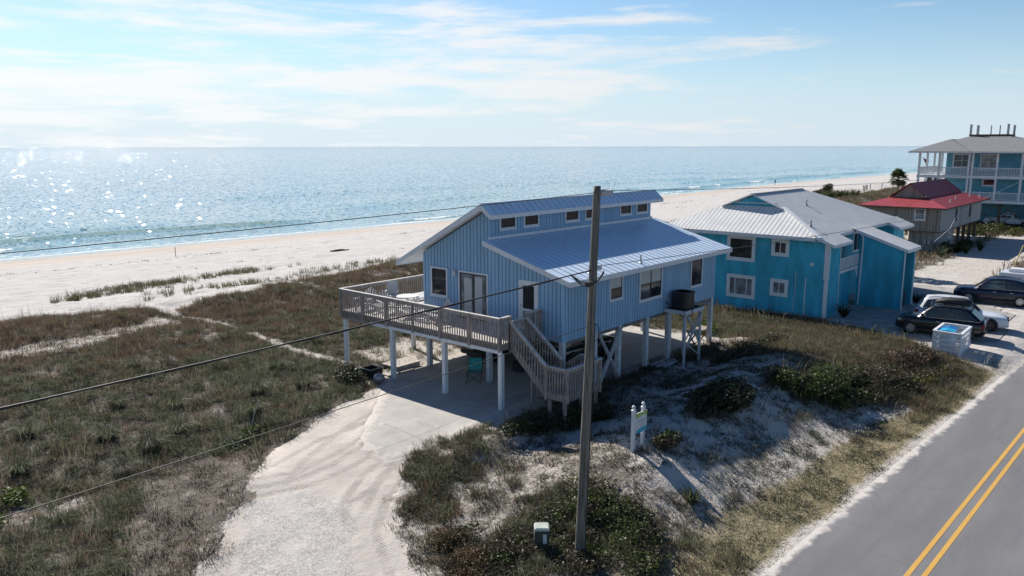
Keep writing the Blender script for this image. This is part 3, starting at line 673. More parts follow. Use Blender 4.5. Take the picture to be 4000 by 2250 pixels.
# ------------------------------------------------------------------ blue stilt house
X0, X1, Y0, Y1, ZB = 23.89, 36.59, 18.25, 26.21, 2.38
H = thing('stilt_house', 'light blue board sided house on tall white posts with a stepped metal roof', 'house', (30, 22, 0))
gprof = [(Y0, ZB), (Y1, ZB), (Y1, 5.30), (22.30, 7.36), (22.13, 7.36), (22.13, 5.93), (Y0, 4.86)]
T = .14
wm = siding('blue_gable_siding', (.32, .505, .695), .203, (.075, .145, .235), .028, axis=(0, 1, 0))
wm2 = siding('blue_front_siding', (.32, .505, .695), .203, (.075, .145, .235), .028, axis=(1, 0, 0))
MB().prism([(X0, y, z) for y, z in gprof], (T, 0, 0)).build('gable_wall', wm, H)
MB().prism([(X1-T, y, z) for y, z in gprof], (T, 0, 0)).build('gable_wall', wm, H)
MB().box(X0+T, X1-T, Y0, Y0+T, ZB, 4.86).build('front_wall', wm2, H)
MB().box(X0+T, X1-T, Y1-T, Y1, ZB, 5.25).build('rear_wall', wm2, H)
MB().box(X0+T, X1-T, 22.13, 22.13+T, 5.6, 7.34).build('clerestory_wall', wm2, H)
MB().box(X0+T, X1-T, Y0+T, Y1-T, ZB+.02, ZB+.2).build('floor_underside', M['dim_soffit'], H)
cb = MB()
def piece(name, mt, par, *a): return MB().box(*a).build(name, mt, par)
for x in (X0-.012, X1+.012-.09): piece('corner_board', M['blue_wall_plain'], H, x, x+.09, Y0-.014, Y0-.002, ZB, 4.86)
piece('corner_board', M['blue_wall_plain'], H, X0-.014, X0-.002, Y0, Y0+.09, ZB, 4.86); piece('corner_board', M['blue_wall_plain'], H, X0-.014, X0-.002, Y1-.09, Y1, ZB, 5.28)
XR0, XR1 = 23.47, 37.06
seam_roof('sea_roof', [(XR0, 27.60, 4.83), (XR1, 27.60, 4.83), (XR1, 22.20, 7.68), (XR0, 22.20, 7.68)], M['roof_blue'], M['roof_rib'], H, (1, 0, 0), .41)
seam_roof('clerestory_roof', [(XR0, 21.66, 7.24), (XR1, 21.66, 7.24), (XR1, 22.19, 7.68), (XR0, 22.19, 7.68)], M['roof_blue'], M['roof_rib'], H, (1, 0, 0), .41)
lr = seam_roof('lower_roof', [(XR0, 17.60, 4.925), (XR1, 17.60, 4.925), (XR1, 22.125, 6.175), (XR0, 22.125, 6.175)], M['roof_blue'], M['roof_rib'], H, (1, 0, 0), .41)
MB().beam((XR0, 22.21, 7.70), (XR1, 22.21, 7.70), .26, .03).build('ridge_cap', M['roof_rib'], H)
MB().box(X0-.1, X1+.1, 22.06, 22.127, 6.17, 6.29).build('roof_flashing', M['roof_rib'], H)
piece('fascia', M['white'], H, XR0, XR1, 17.575, 17.598, 4.72, 4.915); piece('fascia', M['white'], H, XR0, XR1, 21.632, 21.658, 7.06, 7.23); piece('fascia', M['white'], H, XR0, XR1, 27.602, 27.628, 4.60, 4.81)
for x in (XR0-.026, XR1+.002):
    for pr_q in ([(x, 17.60, 4.72), (x, 22.12, 5.965), (x, 22.12, 6.165), (x, 17.60, 4.92)], [(x, 27.60, 4.60), (x, 22.20, 7.43), (x, 22.20, 7.675), (x, 27.60, 4.82)], [(x, 21.66, 7.06), (x, 22.19, 7.42), (x, 22.19, 7.675), (x, 21.66, 7.235)]):
        MB().prism(pr_q, (.024, 0, 0)).build('rake_board', M['white'], H)
sf = MB()
sf.prism([(XR0, 27.58, 4.66), (XR0, 22.22, 7.49), (XR0, 22.22, 7.515), (XR0, 27.58, 4.685)], (XR1-XR0, 0, 0))
sf.prism([(XR0, 17.62, 4.76), (XR0, 22.10, 5.995), (XR0, 22.10, 6.02), (XR0, 17.62, 4.785)], (XR1-XR0, 0, 0))
sf.build('soffit', M['white'], H)
for x, y in ((29.0, 17.95), (25.2, 17.95)):
    z = 4.925+.276*(y-17.6)
    MB().lathe([(.09, 0), (.06, .03), (.035, .05), (.035, .34)], (x, y, z), 10).build('roof_vent_pipe', M['grey_metal'], H)
# gable openings
wall_window(H, 'x', X0, -1, 24.64, 25.69, 3.42, 4.72, .07)
wall_window(H, 'x', X0, -1, 19.5, 19.5001, 0, 0) if False else None
sl = MB()
y0, y1, z0, z1 = 22.20, 23.94, 2.62, 4.71
for q in ((y0, y0+.07, z0, z1), (y1-.07, y1, z0, z1), (y0+.07, y1-.07, z1-.07, z1)): sl.box(X0-.05, X0, *q)
so = sl.build('sliding_door', M['white'], H)
MB().box(X0-.012, X0-.004, y0+.07, y1-.07, z0, z1-.07).build('glass_panel', M['glass_pale'], so)
q = MB(); ym = (y0+y1)/2
for a in (y0+.07, ym-.03, y1-.13): q.box(X0-.034, X0-.012, a, a+.06, z0, z1-.07)
q.box(X0-.03, X0-.012, y0+.13, ym-.03, z1-.13, z1-.07); q.box(X0-.03, X0-.012, ym+.03, y1-.13, z1-.13, z1-.07); q.box(X0-.03, X0-.012, y0+.13, y1-.13, z0, z0+.06)
q.build('door_frame', M['black_frame'], so)
q = MB(); q.box(X0-.0165, X0-.0125, y0+.35, y0+.78, z0+.1, z1-.2); q.box(X0-.0165, X0-.0125, ym+.1, ym+.55, z0+.25, z1-.3); q.build('curtain', M['blind'], so)
# screen door
dy0, dy1 = 19.48, 20.48
d_ = MB()
for q in ((dy0, dy0+.09, 2.62, 4.68), (dy1-.09, dy1, 2.62, 4.68), (dy0+.09, dy1-.09, 4.59, 4.68)): d_.box(X0-.045, X0, *q)
do = d_.build('screen_door', M['white'], H)
q = MB()
q.box(X0-.035, X0-.006, dy0+.09, dy0+.20, 2.64, 4.59); q.box(X0-.035, X0-.006, dy1-.20, dy1-.09, 2.64, 4.59)
for a, b_ in ((4.47, 4.59), (3.42, 3.52), (2.64, 2.80)): q.box(X0-.035, X0-.006, dy0+.20, dy1-.20, a, b_)
for k in range(6): y = dy0+.26+k*.096; q.box(X0-.028, X0-.010, y-.012, y+.012, 2.80, 3.42)
q.build('door_leaf', M['white'], do)
MB().box(X0-.006, X0-.003, dy0+.09, dy1-.09, 2.64, 4.59).build('mesh_screen', M['dark_in'], do)
MB().tube([(X0-.06, dy1-.14, 3.56), (X0-.09, dy1-.14, 3.62), (X0-.06, dy1-.14, 3.70)], .012, 6).build('door_handle', M['grey_metal'], do)
lp = MB().box(X0-.13, X0-.002, 24.08, 24.26, 4.44, 4.70).build('porch_lamp', M['white_worn'], H, bevel=.02)
# front openings
wall_window(H, 'y', Y0, -1, 27.08, 28.05, 3.58, 4.70, .06, rails=(.42,), blind=(.45, .95))
wall_window(H, 'y', Y0, -1, 29.40, 31.32, 3.20, 4.70, .07, mull=(.5,), rails=(.48,), blind=(.50, .96))
wall_window(H, 'y', Y0, -1, 34.03, 35.17, 3.22, 4.70, .06, rails=(.5,))
for a, b_ in ((24.5, 25.56), (26.07, 27.12), (29.03, 30.12), (30.59, 31.62), (33.6, 34.68), (35.14, 36.24)):
    wall_window(H, 'y', 22.13, -1, a, b_, 6.53, 7.17, .075, pane='glass')
# posts and braces under the house
def post(x, y, h, mt='white_worn', par=None, w=.2, z0=None, name='post'):
    z = float(terrain(x, y))-.15 if z0 is None else z0
    return MB().box(x-w/2, x+w/2, y-w/2, y+w/2, z, h).build(name, M[mt], par, bevel=.012)
for x, y in ((24.02, 18.36), (26.2, 18.36), (28.0, 18.36), (30.26, 18.36), (32.3, 18.38), (36.48, 18.36), (24.02, 22.3), (24.05, 26.08), (28.1, 26.08), (32.3, 26.08), (36.46, 26.08), (28.1, 22.3), (32.3, 22.3), (36.46, 22.3)):
    post(x, y, ZB+.02, par=H, w=.24 if x > 32 and y < 19 and x < 33 else .21)
bm_ = MB(); bm_.beam((26.32, 18.22, 2.30), (27.92, 18.22, .10), .045, .15, up=(0, 1, 0)); bm_.build('brace', M['white_worn'], H)
bm_ = MB(); bm_.beam((27.92, 18.17, 2.30), (26.32, 18.17, .10), .045, .15, up=(0, 1, 0)); bm_.build('brace', M['white_worn'], H)
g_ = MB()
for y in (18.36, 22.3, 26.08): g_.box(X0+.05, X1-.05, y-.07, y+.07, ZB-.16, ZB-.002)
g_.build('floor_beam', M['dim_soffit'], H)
MB().box(30.5, 32.1, 18.1, 18.22, 0.03, .13).build('sill_board', M['white_worn'], H)

# ------------------------------------------------------------------ deck
DK = thing('wooden_deck', 'weathered grey railed deck on white posts along the blue stilt house', 'deck', (22.5, 24, 0))
DX0, DY0, DY1, DZ, RZ = 21.45, 19.34, 29.21, 2.62, 3.62
fl = MB(); rng_ = random.Random(3)
x = DX0+.04
def boards(mb, xa, xb, ya, yb):
    y = ya
    while y < yb-.02:
        mb.box(xa, xb, y, min(y+.138, yb), DZ-.035, DZ-rng_.random()*.004); y += .146
boards(fl, DX0+.04, X0-.01, DY0, 26.24); boards(fl, DX0+.04, 33.5, 26.24, DY1-.04)
fl.build('floor_boards', M['deck_cap'], DK)
rm = MB()
rm.box(DX0+.045, DX0+.085, DY0, DY1-.04, DZ-.28, DZ-.036); rm.box(DX0+.086, 33.5, DY1-.08, DY1-.04, DZ-.28, DZ-.036); rm.box(DX0+.086, X0-.02, DY0+.002, DY0+.042, DZ-.28, DZ-.036)
for k in range(16): y = DY0+.6+k*.6; rm.box(DX0+.09, X0-.02 if y < 26.2 else 33.4, y, y+.04, DZ-.24, DZ-.04)
rm.build('joist', M['deck_wood'], DK)
MB().box(DX0+.005, DX0+.04, 27.2, DY1-.05, DZ-.40, DZ-.282).build('beam', M['deck_wood'], DK)
MB().box(DX0-.0, DX0+.045, DY0-.05, 27.1, DZ-.40, DZ-.255).build('beam', M['white'], DK, label='white painted beam under the deck edge')
for x, y in ((21.60, 19.44), (21.60, 22.53), (21.60, 25.77), (21.60, 29.05), (25.7, 29.05), (29.7, 29.05), (33.3, 29.05)):
    post(x, y, DZ-.405 if x < 22 else DZ-.285, 'white', DK, .19)
def railing(pts, par, ztop, zbal, cap=True, posts=None, step=.135, gap_ends=.05, mt='deck_wood', capm='deck_cap', out=(0, 0)):
    """straight guard between pts[0] and pts[1] (2-D); ztop/zbal may be (start,end)"""
    (xa, ya), (xb, yb) = pts
    za, zb_ = ztop if isinstance(ztop, tuple) else (ztop, ztop); ba, bb = zbal if isinstance(zbal, tuple) else (zbal, zbal)
    L = math.hypot(xb-xa, yb-ya); n = max(1, int(round(L/step)))
    mb = MB(); dx, dy = (xb-xa)/L, (yb-ya)/L
    for k in range(n+1):
        t_ = k/n; x, y = xa+(xb-xa)*t_, ya+(yb-ya)*t_
        zt, zl = za+(zb_-za)*t_-.03, ba+(bb-ba)*t_
        mb.add([(x+dx*i*.02-dy*j*.018, y+dy*i*.02+dx*j*.018, z) for z in (zl, zt) for i, j in ((-1, -1), (1, -1), (1, 1), (-1, 1))],
               [(3, 2, 1, 0), (4, 5, 6, 7), (0, 1, 5, 4), (1, 2, 6, 5), (2, 3, 7, 6), (3, 0, 4, 7)])
    o = mb.build('railing', M[mt], par)
    h = MB(); h.beam((xa, ya, za-.015), (xb, yb, zb_-.015), .14, .035); h.build('rail_cap', M[capm], o)
    h = MB(); h.beam((xa, ya, za-.10), (xb, yb, zb_-.10), .045, .13); h.build('rail_board', M[mt], o)
    for q in (posts or []):
        x, y = xa+(xb-xa)*q, ya+(yb-ya)*q; zt = za+(zb_-za)*q-.035; zl = ba+(bb-ba)*q-.04
        MB().box(x-.05, x+.05, y-.05, y+.05, zl, zt).build('rail_post', M[mt], par)
    return o
railing([(DX0, DY0), (DX0, DY1)], DK, RZ, DZ-.27, posts=[.005, .165, .33, .5, .67, .835, .995])
railing([(DX0, DY1), (33.5, DY1)], DK, RZ, DZ-.27, posts=[.14, .28, .42, .56, .7, .85, 1])
railing([(DX0+.06, DY0), (22.0, DY0)], DK, RZ+.02, DZ-.27, posts=[1.0])
railing([(22.96, DY0-.02), (X0-.05, DY0-.02)], DK, RZ, DZ-.2, posts=[0, .98])
railing([(22.06, DY0+.02), (22.90, DY0+.02)], DK, RZ-.2, DZ+.05)          # gate at the head of the stair

# ------------------------------------------------------------------ stair
ST = thing('wooden_staircase', 'weathered wooden staircase with slatted rails turning at a landing below the white screen door', 'staircase', (23, 17.5, 0))
sx0, sx1, ly0, ly1, LZ = 22.0, 22.95, 16.64, 17.55, 1.02
tr = MB(); nst = 8
for k in range(1, nst):
    z = DZ-k*(DZ-LZ)/nst; y = DY0-.02-(k-.5)*(DY0-ly1)/nst
    tr.box(sx0+.05, sx1-.05, y-.14, y+.13, z-.04, z)
tr.build('tread', M['deck_wood'], ST)
for x in (sx0+.03, sx1-.03):
    MB().beam((x, DY0-.02, DZ-.16), (x, ly1, LZ-.12), .045, .28, up=(1, 0, 0) if False else (0, 0, 1)).build('stringer', M['deck_wood'], ST)
lb = MB()
y = ly0
while y < ly1: lb.box(sx0, 24.15, y, y+.135, LZ-.035, LZ); y += .143
lb.build('landing', M['deck_wood'], ST)
q = MB(); q.box(sx0, 24.15, ly0+.0, ly0+.04, LZ-.25, LZ-.037); q.box(sx0, sx0+.04, ly0+.042, ly1, LZ-.25, LZ-.037); q.box(24.11, 24.15, ly0+.042, ly1, LZ-.25, LZ-.037); q.build('landing_frame', M['deck_wood'], ST)
for x, y in ((sx0+.1, ly1-.1), (sx0+.1, ly0+.1), (24.05, ly0+.1), (24.05, ly1-.1), (23.02, ly1-.06)): post(x, y, LZ-.04, 'deck_wood', ST, .11)
railing([(sx0, DY0-.04), (sx0, ly1)], ST, (RZ-.18, LZ+1.0), (DZ-.33, LZ-.27), posts=[0, 1])
railing([(sx1, DY0-.04), (sx1, ly1)], ST, (RZ-.18, LZ+1.04), (DZ-.33, LZ-.2), posts=[1])
railing([(sx0, ly1-.04), (sx0, ly0-.02)], ST, LZ+1.0, LZ-.28)
railing([(sx0, ly0-.03), (24.17, ly0-.03)], ST, LZ+1.0, LZ-.28, posts=[.02, .98])
railing([(24.17, ly0), (24.17, ly1)], ST, LZ+1.0, LZ-.28, posts=[1])
railing([(24.17, ly1+.04), (24.17, 19.05)], ST, (LZ+.98, .95), (LZ-.1, 0.05), posts=[1])
railing([(23.06, ly1+.06), (23.06, 19.1)], ST, (LZ+.98, .92), (LZ-.1, 0.02), posts=[1])
tr = MB()
for k in range(1, 6):
    z = LZ-k*LZ/6; y = ly1+(k-.4)*.27; tr.box(23.1, 24.1, y-.14, y+.13, z-.04, z)
tr.build('tread', M['deck_wood'], ST)

# ------------------------------------------------------------------ condenser on its stand
SD = thing('equipment_stand', 'white timber stand with crossed braces against the front of the blue stilt house', 'stand', (32.4, 17.75, 0))
MB().box(31.62, 33.30, 17.12, 18.2, 2.50, 2.56).build('platform', M['dark_in'], SD)
q = MB(); q.box(31.60, 33.32, 17.08, 17.118, 2.40, 2.57); q.box(31.58, 31.618, 17.12, 18.2, 2.40, 2.57); q.box(33.302, 33.34, 17.12, 18.2, 2.40, 2.57); q.build('platform_edge', M['white_worn'], SD)
for x, y in ((31.75, 17.2), (33.2, 17.2), (33.2, 18.05), (31.75, 18.05)): post(x, y, 2.498, 'white_worn', SD, .10)
for a, b_ in (((31.8, 17.135, 2.3), (33.15, 17.135, .9)), ((31.8, 17.105, .9), (33.15, 17.105, 2.3)), ((33.26, 17.25, 2.3), (33.26, 18.0, .7)), ((33.29, 17.25, .7), (33.29, 18.0, 2.3)), ((31.8, 17.135, 1.0), (33.15, 17.135, .2))):
    MB().beam(a, b_, .03, .10, up=(0, 1, 0) if a[1] == b_[1] else (1, 0, 0)).build('brace', M['white_worn'], SD)
AC = thing('air_conditioner', 'black round cornered condenser unit standing on the white timber platform', 'air conditioner', (32.35, 17.66, 2.56))
def rrect(cx, cy, w, d, r, n=5):
    P = []
    for (sx_, sy_, a0) in ((1, 1, 0), (-1, 1, 90), (-1, -1, 180), (1, -1, 270)):
        for k in range(n+1): a = R(a0+90*k/n); P.append((cx+sx_*(w/2-r)+r*math.cos(a), cy+sy_*(d/2-r)+r*math.sin(a)))
    return P
MB().prism([(x, y, 2.57) for x, y in rrect(32.35, 17.66, .86, .86, .22)], (0, 0, .72)).build('casing', M['ac_black'], AC)
MB().prism([(x, y, 3.291) for x, y in rrect(32.35, 17.66, .90, .90, .24)], (0, 0, .05)).build('top_cover', M['ac_black'], AC)
q = MB()
for k in range(5): q.lathe([(.08+.07*k, 3.342), (.095+.07*k, 3.342), (.095+.07*k, 3.352), (.08+.07*k, 3.352)], (32.35, 17.66, 0), 20)
q.build('fan_grille', M['plastic'], AC)
MB().box(32.60, 32.70, 17.222, 17.228, 2.95, 3.2).build('rating_label', M['plate'], AC)
q = MB(); q.tube([(32.15, 17.15, 2.75), (32.1, 17.02, 2.6), (32.05, 17.0, 2.35), (31.9, 17.3, 2.2), (31.75, 17.9, 2.5), (31.7, 18.2, 2.9)], .025, 6); q.build('refrigerant_pipe', M['cable'], AC)

# ------------------------------------------------------------------ turquoise house
def tri_roof(name, pts, mt, rib_mt, parent, along, pitch, rib=(.03, .014), th=.06):
    """planar polygon roof face with ribs; first edge of pts is the eave"""
    P3 = [Vector(p) for p in pts]; a = P3[0]; along = Vector(along).normalized()
    n = (P3[1]-P3[0]).cross(P3[-1]-P3[0]).normalized()
    if n.z < 0: n = -n
    fl = n.cross(along).normalized()
    if fl.z < 0: fl = -fl
    P = [((p-a).dot(along), (p-a).dot(fl)) for p in P3]; ribs = MB().prism(P3, -n*th); nb_ = len(ribs.f); m_ = len(P)
    smin = min(p[0] for p in P); smax = max(p[0] for p in P); k = math.ceil((smin+.02)/pitch)
    while k*pitch < smax-.02:
        s0 = k*pitch+1e-5; ts = []
        for i in range(m_):
            (s1, t1), (s2, t2) = P[i], P[(i+1) % m_]
            if (s1-s0)*(s2-s0) < 0: ts.append(t1+(t2-t1)*(s0-s1)/(s2-s1))
        if len(ts) >= 2 and max(ts)-min(ts) > .08:
            ribs.beam(a+along*s0+fl*min(ts)+n*(rib[1]/2), a+along*s0+fl*max(ts)+n*(rib[1]/2), rib[0], rib[1], up=n)
        k += 1
    return ribs.build(name, mt, parent, extra=(nb_, rib_mt))
G = -.7
TH = thing('beach_house', 'turquoise two storey house with a pale ribbed hip roof behind the blue stilt house', 'house', (57, 20, G))
xw, xe = 49.24, 65.2; yw, ye, xl, zr = 17.35, 28.75, 48.6, 6.78; yr = 23.05; zE = 4.40; sl_ = (zr-zE)/(yr-yw)
w = MB(); w.prism([(x, 26.0, G-.2) for x in (xw,)] + [(xw, 17.05, G-.2), (xw, 17.05, 4.18), (xw, 26.0, 4.18)], (.18, 0, 0)); w.build('end_wall', M['teal'], TH)
MB().box(xw-.03, xw-.001, 17.03, 26.02, 1.80, 4.18).build('upper_wall_band', M['teal'], TH)
MB().box(xw, 51.30, 16.95, 17.05, G-.2, 4.18).build('bay_wall', M['teal'], TH)
MB().box(51.20, 51.30, 17.052, 18.6, G-.2, 4.18).build('bay_return_wall', M['teal'], TH)
MB().box(51.302, 62.6, 18.5, 18.6, G-.2, 4.3).build('recessed_wall', M['teal'], TH)
MB().box(62.6, xe, 16.95, 17.05, G-.2, 4.2).build('bay_wall', M['teal'], TH)
MB().box(62.6, 62.7, 17.052, 18.5, G-.2, 4.2).build('bay_return_wall', M['teal'], TH)
MB().box(xe-.15, xe, 17.052, 26.0, G-.2, 4.18).build('end_wall', M['teal'], TH)
MB().box(xw+.182, xe-.152, 25.85, 26.0, G-.2, 4.18).build('rear_wall', M['teal'], TH)
# corner trims
q = MB(); q.box(xw-.045, xw+.10, 16.90, 16.949, 1.78, 4.18); q.box(xw-.06, xw-.0305, 16.95, 17.20, 1.78, 4.18); q.build('corner_trim', M['white'], TH)
q = MB(); q.box(xw-.015, xw+.08, 16.92, 16.949, G, 1.78); q.box(xw-.016, xw-.001, 16.95, 17.15, G, 1.78); q.build('corner_trim', M['white'], TH)
MB().box(51.26, 51.33, 16.92, 16.949, G, 4.18).build('corner_trim', M['white'], TH)
# roof: hip with a small gable vent towards the viewer
gx_ = 51.5; gz = zE+(gx_-xl)*.535; gy0, gy1 = 20.9, 25.2
rm_, rr_ = M['roof_white'], M['roof_rib_white']
tri_roof('hip_roof', [(xl, ye, zE), (xl, yw, zE), (gx_, gy0, gz), (gx_, gy1, gz)], rm_, rr_, TH, (0, 1, 0), .30, (.026, .012))
rx1 = 60.0; xfe = 65.85
tri_roof('main_roof', [(xl, yw, zE), (xfe, yw, zE), (rx1, yr, zr), (51.2, yr, zr), (51.2, gy0+.05, zr-sl_*(yr-gy0-.05)), (gx_, gy0, zr-sl_*(yr-gy0))], M['roof_white'], rr_, TH, (1, 0, 0), .30, (.02, .012))
tri_roof('main_roof', [(xfe, ye, zE), (xl, ye, zE), (gx_, gy1, zr-sl_*(gy1-yr)), (51.2, gy1, zr-sl_*(gy1-yr)), (51.2, yr, zr), (rx1, yr, zr)], rm_, rr_, TH, (-1, 0, 0), .36, (.02, .012))
tri_roof('hip_roof', [(xfe, yw, zE), (xfe, ye, zE), (rx1, yr, zr)], rm_, rr_, TH, (0, 1, 0), .30, (.026, .012))
MB().prism([(gx_+.05, gy0+.1, gz-.05), (gx_+.05, gy1-.1, gz-.05), (gx_+.05, yr, zr-.18)], (.1, 0, 0)).build('gable_vent_wall', M['teal'], TH)
q = MB()
q.beam((51.19, gy0-.02, zr-sl_*(yr-gy0)-.02), (51.19, yr, zr-.02), .03, .20, up=(1, 0, 0)); q.beam((51.19, gy1+.02, zr-sl_*(yr-gy0)-.02), (51.19, yr, zr-.02), .03, .20, up=(1, 0, 0)); q.build('gable_trim', M['white_worn'], TH)
MB().box(gx_-.02, gx_+.049, gy0+.5, gy1-.5, gz+.16, gz+.24).build('gable_trim', M['white_worn'], TH)
q = MB(); q.beam((xl, yw, zE+.03), (gx_, gy0, gz+.03), .26, .035); q.build('hip_cap', M['white'], TH)
MB().beam((51.2, yr, zr+.02), (rx1, yr, zr+.02), .28, .035).build('ridge_cap', rr_, TH)
# bay roofs, lower eaves
for a, b_ in ((48.62, 51.85), (62.3, 65.83)):
    tri_roof('bay_roof', [(a, 16.45, zE-.36), (b_, 16.45, zE-.36), (b_, 17.75, zE+.175), (a, 17.75, zE+.175)], rm_, rr_, TH, (1, 0, 0), .30, (.02, .012))
    f_q = MB(); f_q.box(a, b_, 16.42, 16.448, zE-.56, zE-.37); f_q.prism([(a-.03, 16.45, zE-.56), (a-.03, 17.6, zE-.10), (a-.03, 17.6, zE+.09), (a-.03, 16.45, zE-.37)], (.028, 0, 0)); f_q.prism([(b_+.002, 16.45, zE-.56), (b_+.002, 17.6, zE-.10), (b_+.002, 17.6, zE+.09), (b_+.002, 16.45, zE-.37)], (.028, 0, 0)); f_q.build('fascia', M['white'], TH)
for a_q in ((xl-.03, xl-.002, 17.62, 26.1, zE-.22, zE-.01), (51.9, 54.9, 17.32, 17.348, zE-.2, zE-.01), (57.6, 62.2, 17.32, 17.348, zE-.2, zE-.01)): piece('fascia', M['white'], TH, *a_q)
MB().box(xl, xw-.001, 17.4, 28.6, zE-.24, zE-.20).build('soffit', M['white'], TH)
MB().box(xw-.3, 56, 26.1, 28.6, 1.75, 1.95).build('rear_porch_floor', M['white_worn'], TH)
for x in (49.0, 53, 57): MB().box(x, x+.15, 28.4, 28.55, G-3, zE-.2).build('porch_post', M['white'], TH)
# windows
def tw(y0, y1, z0, z1, pane, mull): return wall_window(TH, 'x', xw-.03 if z0 > 1.8 else xw, -1, y0, y1, z0, z1, .20, .05, 'white', pane, mull, (), 'white', False)
tw(21.72, 23.72, 2.43, 4.14, 'glass', ()); tw(19.46, 20.63, 2.98, 4.10, 'glass', (.5,)); tw(21.62, 23.64, -.06, 1.50, 'glass_pale', (.25, .75)); tw(19.40, 20.60, .36, 1.49, 'glass_pale', (.5,))
MB().box(xw-.09, xw-.031, 17.86, 18.06, 2.55, 2.75).build('wall_lamp', M['white'], TH)
q = MB(); q.tube([(xw-.03, 18.3, 1.75), (xw-.03, 18.3, G)], .03, 6); q.build('downpipe', M['white'], TH)
q = MB(); q.tube([(xw-.03, 18.95, 2.1), (xw-.03, 18.93, .9), (xw-.03, 19.05, G)], .018, 6); q.build('conduit', M['white_worn'], TH)
# balcony between bay and stair tower
q = MB(); q.box(51.33, 54.9, 16.93, 16.99, 1.88, 2.08); q.box(51.33, 54.9, 17.0, 18.48, 1.98, 2.06); bal = q.build('balcony_floor', M['white'], TH)
q = MB(); q.box(51.33, 54.9, 16.92, 16.98, 2.80, 2.87); q.box(51.33, 54.9, 16.93, 16.97, 2.14, 2.19)
for k in range(30): x = 51.36+k*.121; q.box(x, x+.05, 16.935, 16.965, 2.191, 2.799)
q.build('balcony_railing', M['white'], TH)
q = MB(); q.prism([(54.35, 16.95, 1.87), (54.9, 16.95, 1.87), (54.9, 16.95, 1.2)], (0, .05, 0)); q.build('bracket', M['white'], TH)
dw = MB().box(53.2, 54.3, 18.46, 18.499, 2.07, 4.05).build('balcony_door', M['dark_in'], TH); MB().box(53.3, 54.2, 18.44, 18.459, 2.12, 3.95).build('door_leaf', M['resin_grey'], dw)
wall_window(TH, 'x', 51.30, 1, 17.3, 17.9, 2.7, 3.8, .1, .03, 'white', 'glass', (), (), 'white', False)
MB().box(51.36, 54.86, 17.4, 17.5, G-.1, 1.9).build('under_balcony_wall', M['teal'], TH)
wall_window(TH, 'y', 18.5, -1, 58.4, 60.2, 2.4, 3.9, .12, .03, 'white', 'glass', (.5,), (), 'white', False)
# stair tower
tx0, tx1, ty0, ty1 = 54.94, 57.35, 14.1, 17.0
tz = lambda y: 3.36+(y-14.1)*.335
MB().prism([(tx0, ty1, G-.1), (tx0, ty0, G-.1), (tx0, ty0, tz(ty0)), (tx0, ty1, tz(ty1))], (.14, 0, 0)).build('stair_tower_wall', M['teal'], TH)
MB().prism([(tx1-.14, ty1, G-.1), (tx1-.14, ty0, G-.1), (tx1-.14, ty0, tz(ty0)), (tx1-.14, ty1, tz(ty1))], (.14, 0, 0)).build('stair_tower_wall', M['teal'], TH)
MB().box(tx0+.142, tx1-.142, ty1-.1, ty1, G-.1, 4.2).build('stair_tower_wall', M['teal'], TH)
tri_roof('stair_tower_roof', [(tx0-.15, ty0-.25, tz(ty0-.25)+.08), (tx1+.3, ty0-.25, tz(ty0-.25)+.08), (tx1+.3, 17.6, tz(17.6)+.08), (tx0-.15, 17.6, tz(17.6)+.08)], rm_, rr_, TH, (1, 0, 0), .30, (.02, .012))
q = MB(); q.prism([(tx0-.18, ty0-.25, tz(ty0-.25)-.13), (tx0-.18, 17.2, tz(17.2)-.13), (tx0-.18, 17.2, tz(17.2)+.06), (tx0-.18, ty0-.25, tz(ty0-.25)+.06)], (.028, 0, 0)); q.box(tx0-.18, tx1+.3, ty0-.285, ty0-.252, tz(ty0-.25)-.13, tz(ty0-.25)+.06); q.build('fascia', M['white'], TH)
q = MB(); q.tube([(tx0-.12, 16.95, 4.25), (tx0-.10, 16.75, 4.05), (tx0-.07, 16.72, 3.7), (tx0-.07, 16.78, G+.05)], .055, 8); q.build('downpipe', M['white'], TH)
q = MB(); q.tube([(tx0-.03, ty0-.03, 3.2), (tx0-.03, ty0-.03, G+.1), (tx0-.1, ty0-.2, G+.03)], .05, 8); q.build('downpipe', M['white'], TH)
q = MB(); q.tube([(tx1+.03, ty0-.03, 3.2), (tx1+.03, ty0-.03, G+.1), (tx1+.1, ty0-.2, G+.03)], .05, 8); q.build('downpipe', M['white'], TH)
q = MB()
for k in range(9): q.box(tx0+.2, tx1-.3, ty0+.35+k*.27, ty0+.62+k*.27, G+.05+k*.25, G+.12+k*.25)
q.build('stair_tread', M['dim_soffit'], TH)
q = MB(); q.beam((tx1-.5, ty0+.3, G+.95), (tx1-.5, ty0+2.6, G+3.1), .05, .08); q.box(tx1-.53, tx1-.47, ty0+.25, ty0+.31, G, G+.95); q.build('stair_handrail', M['brown_wood'], TH)
for (x, y, z) in ((50.3, 18.6, 4.95), (55.4, 20.9, 5.9)):
    MB().lathe([(.12, 0), (.09, .06), (.05, .08), (.05, .30), (.08, .33), (.05, .38)], (x, y, z), 10).build('roof_vent_pipe', M['grey_metal'], TH)

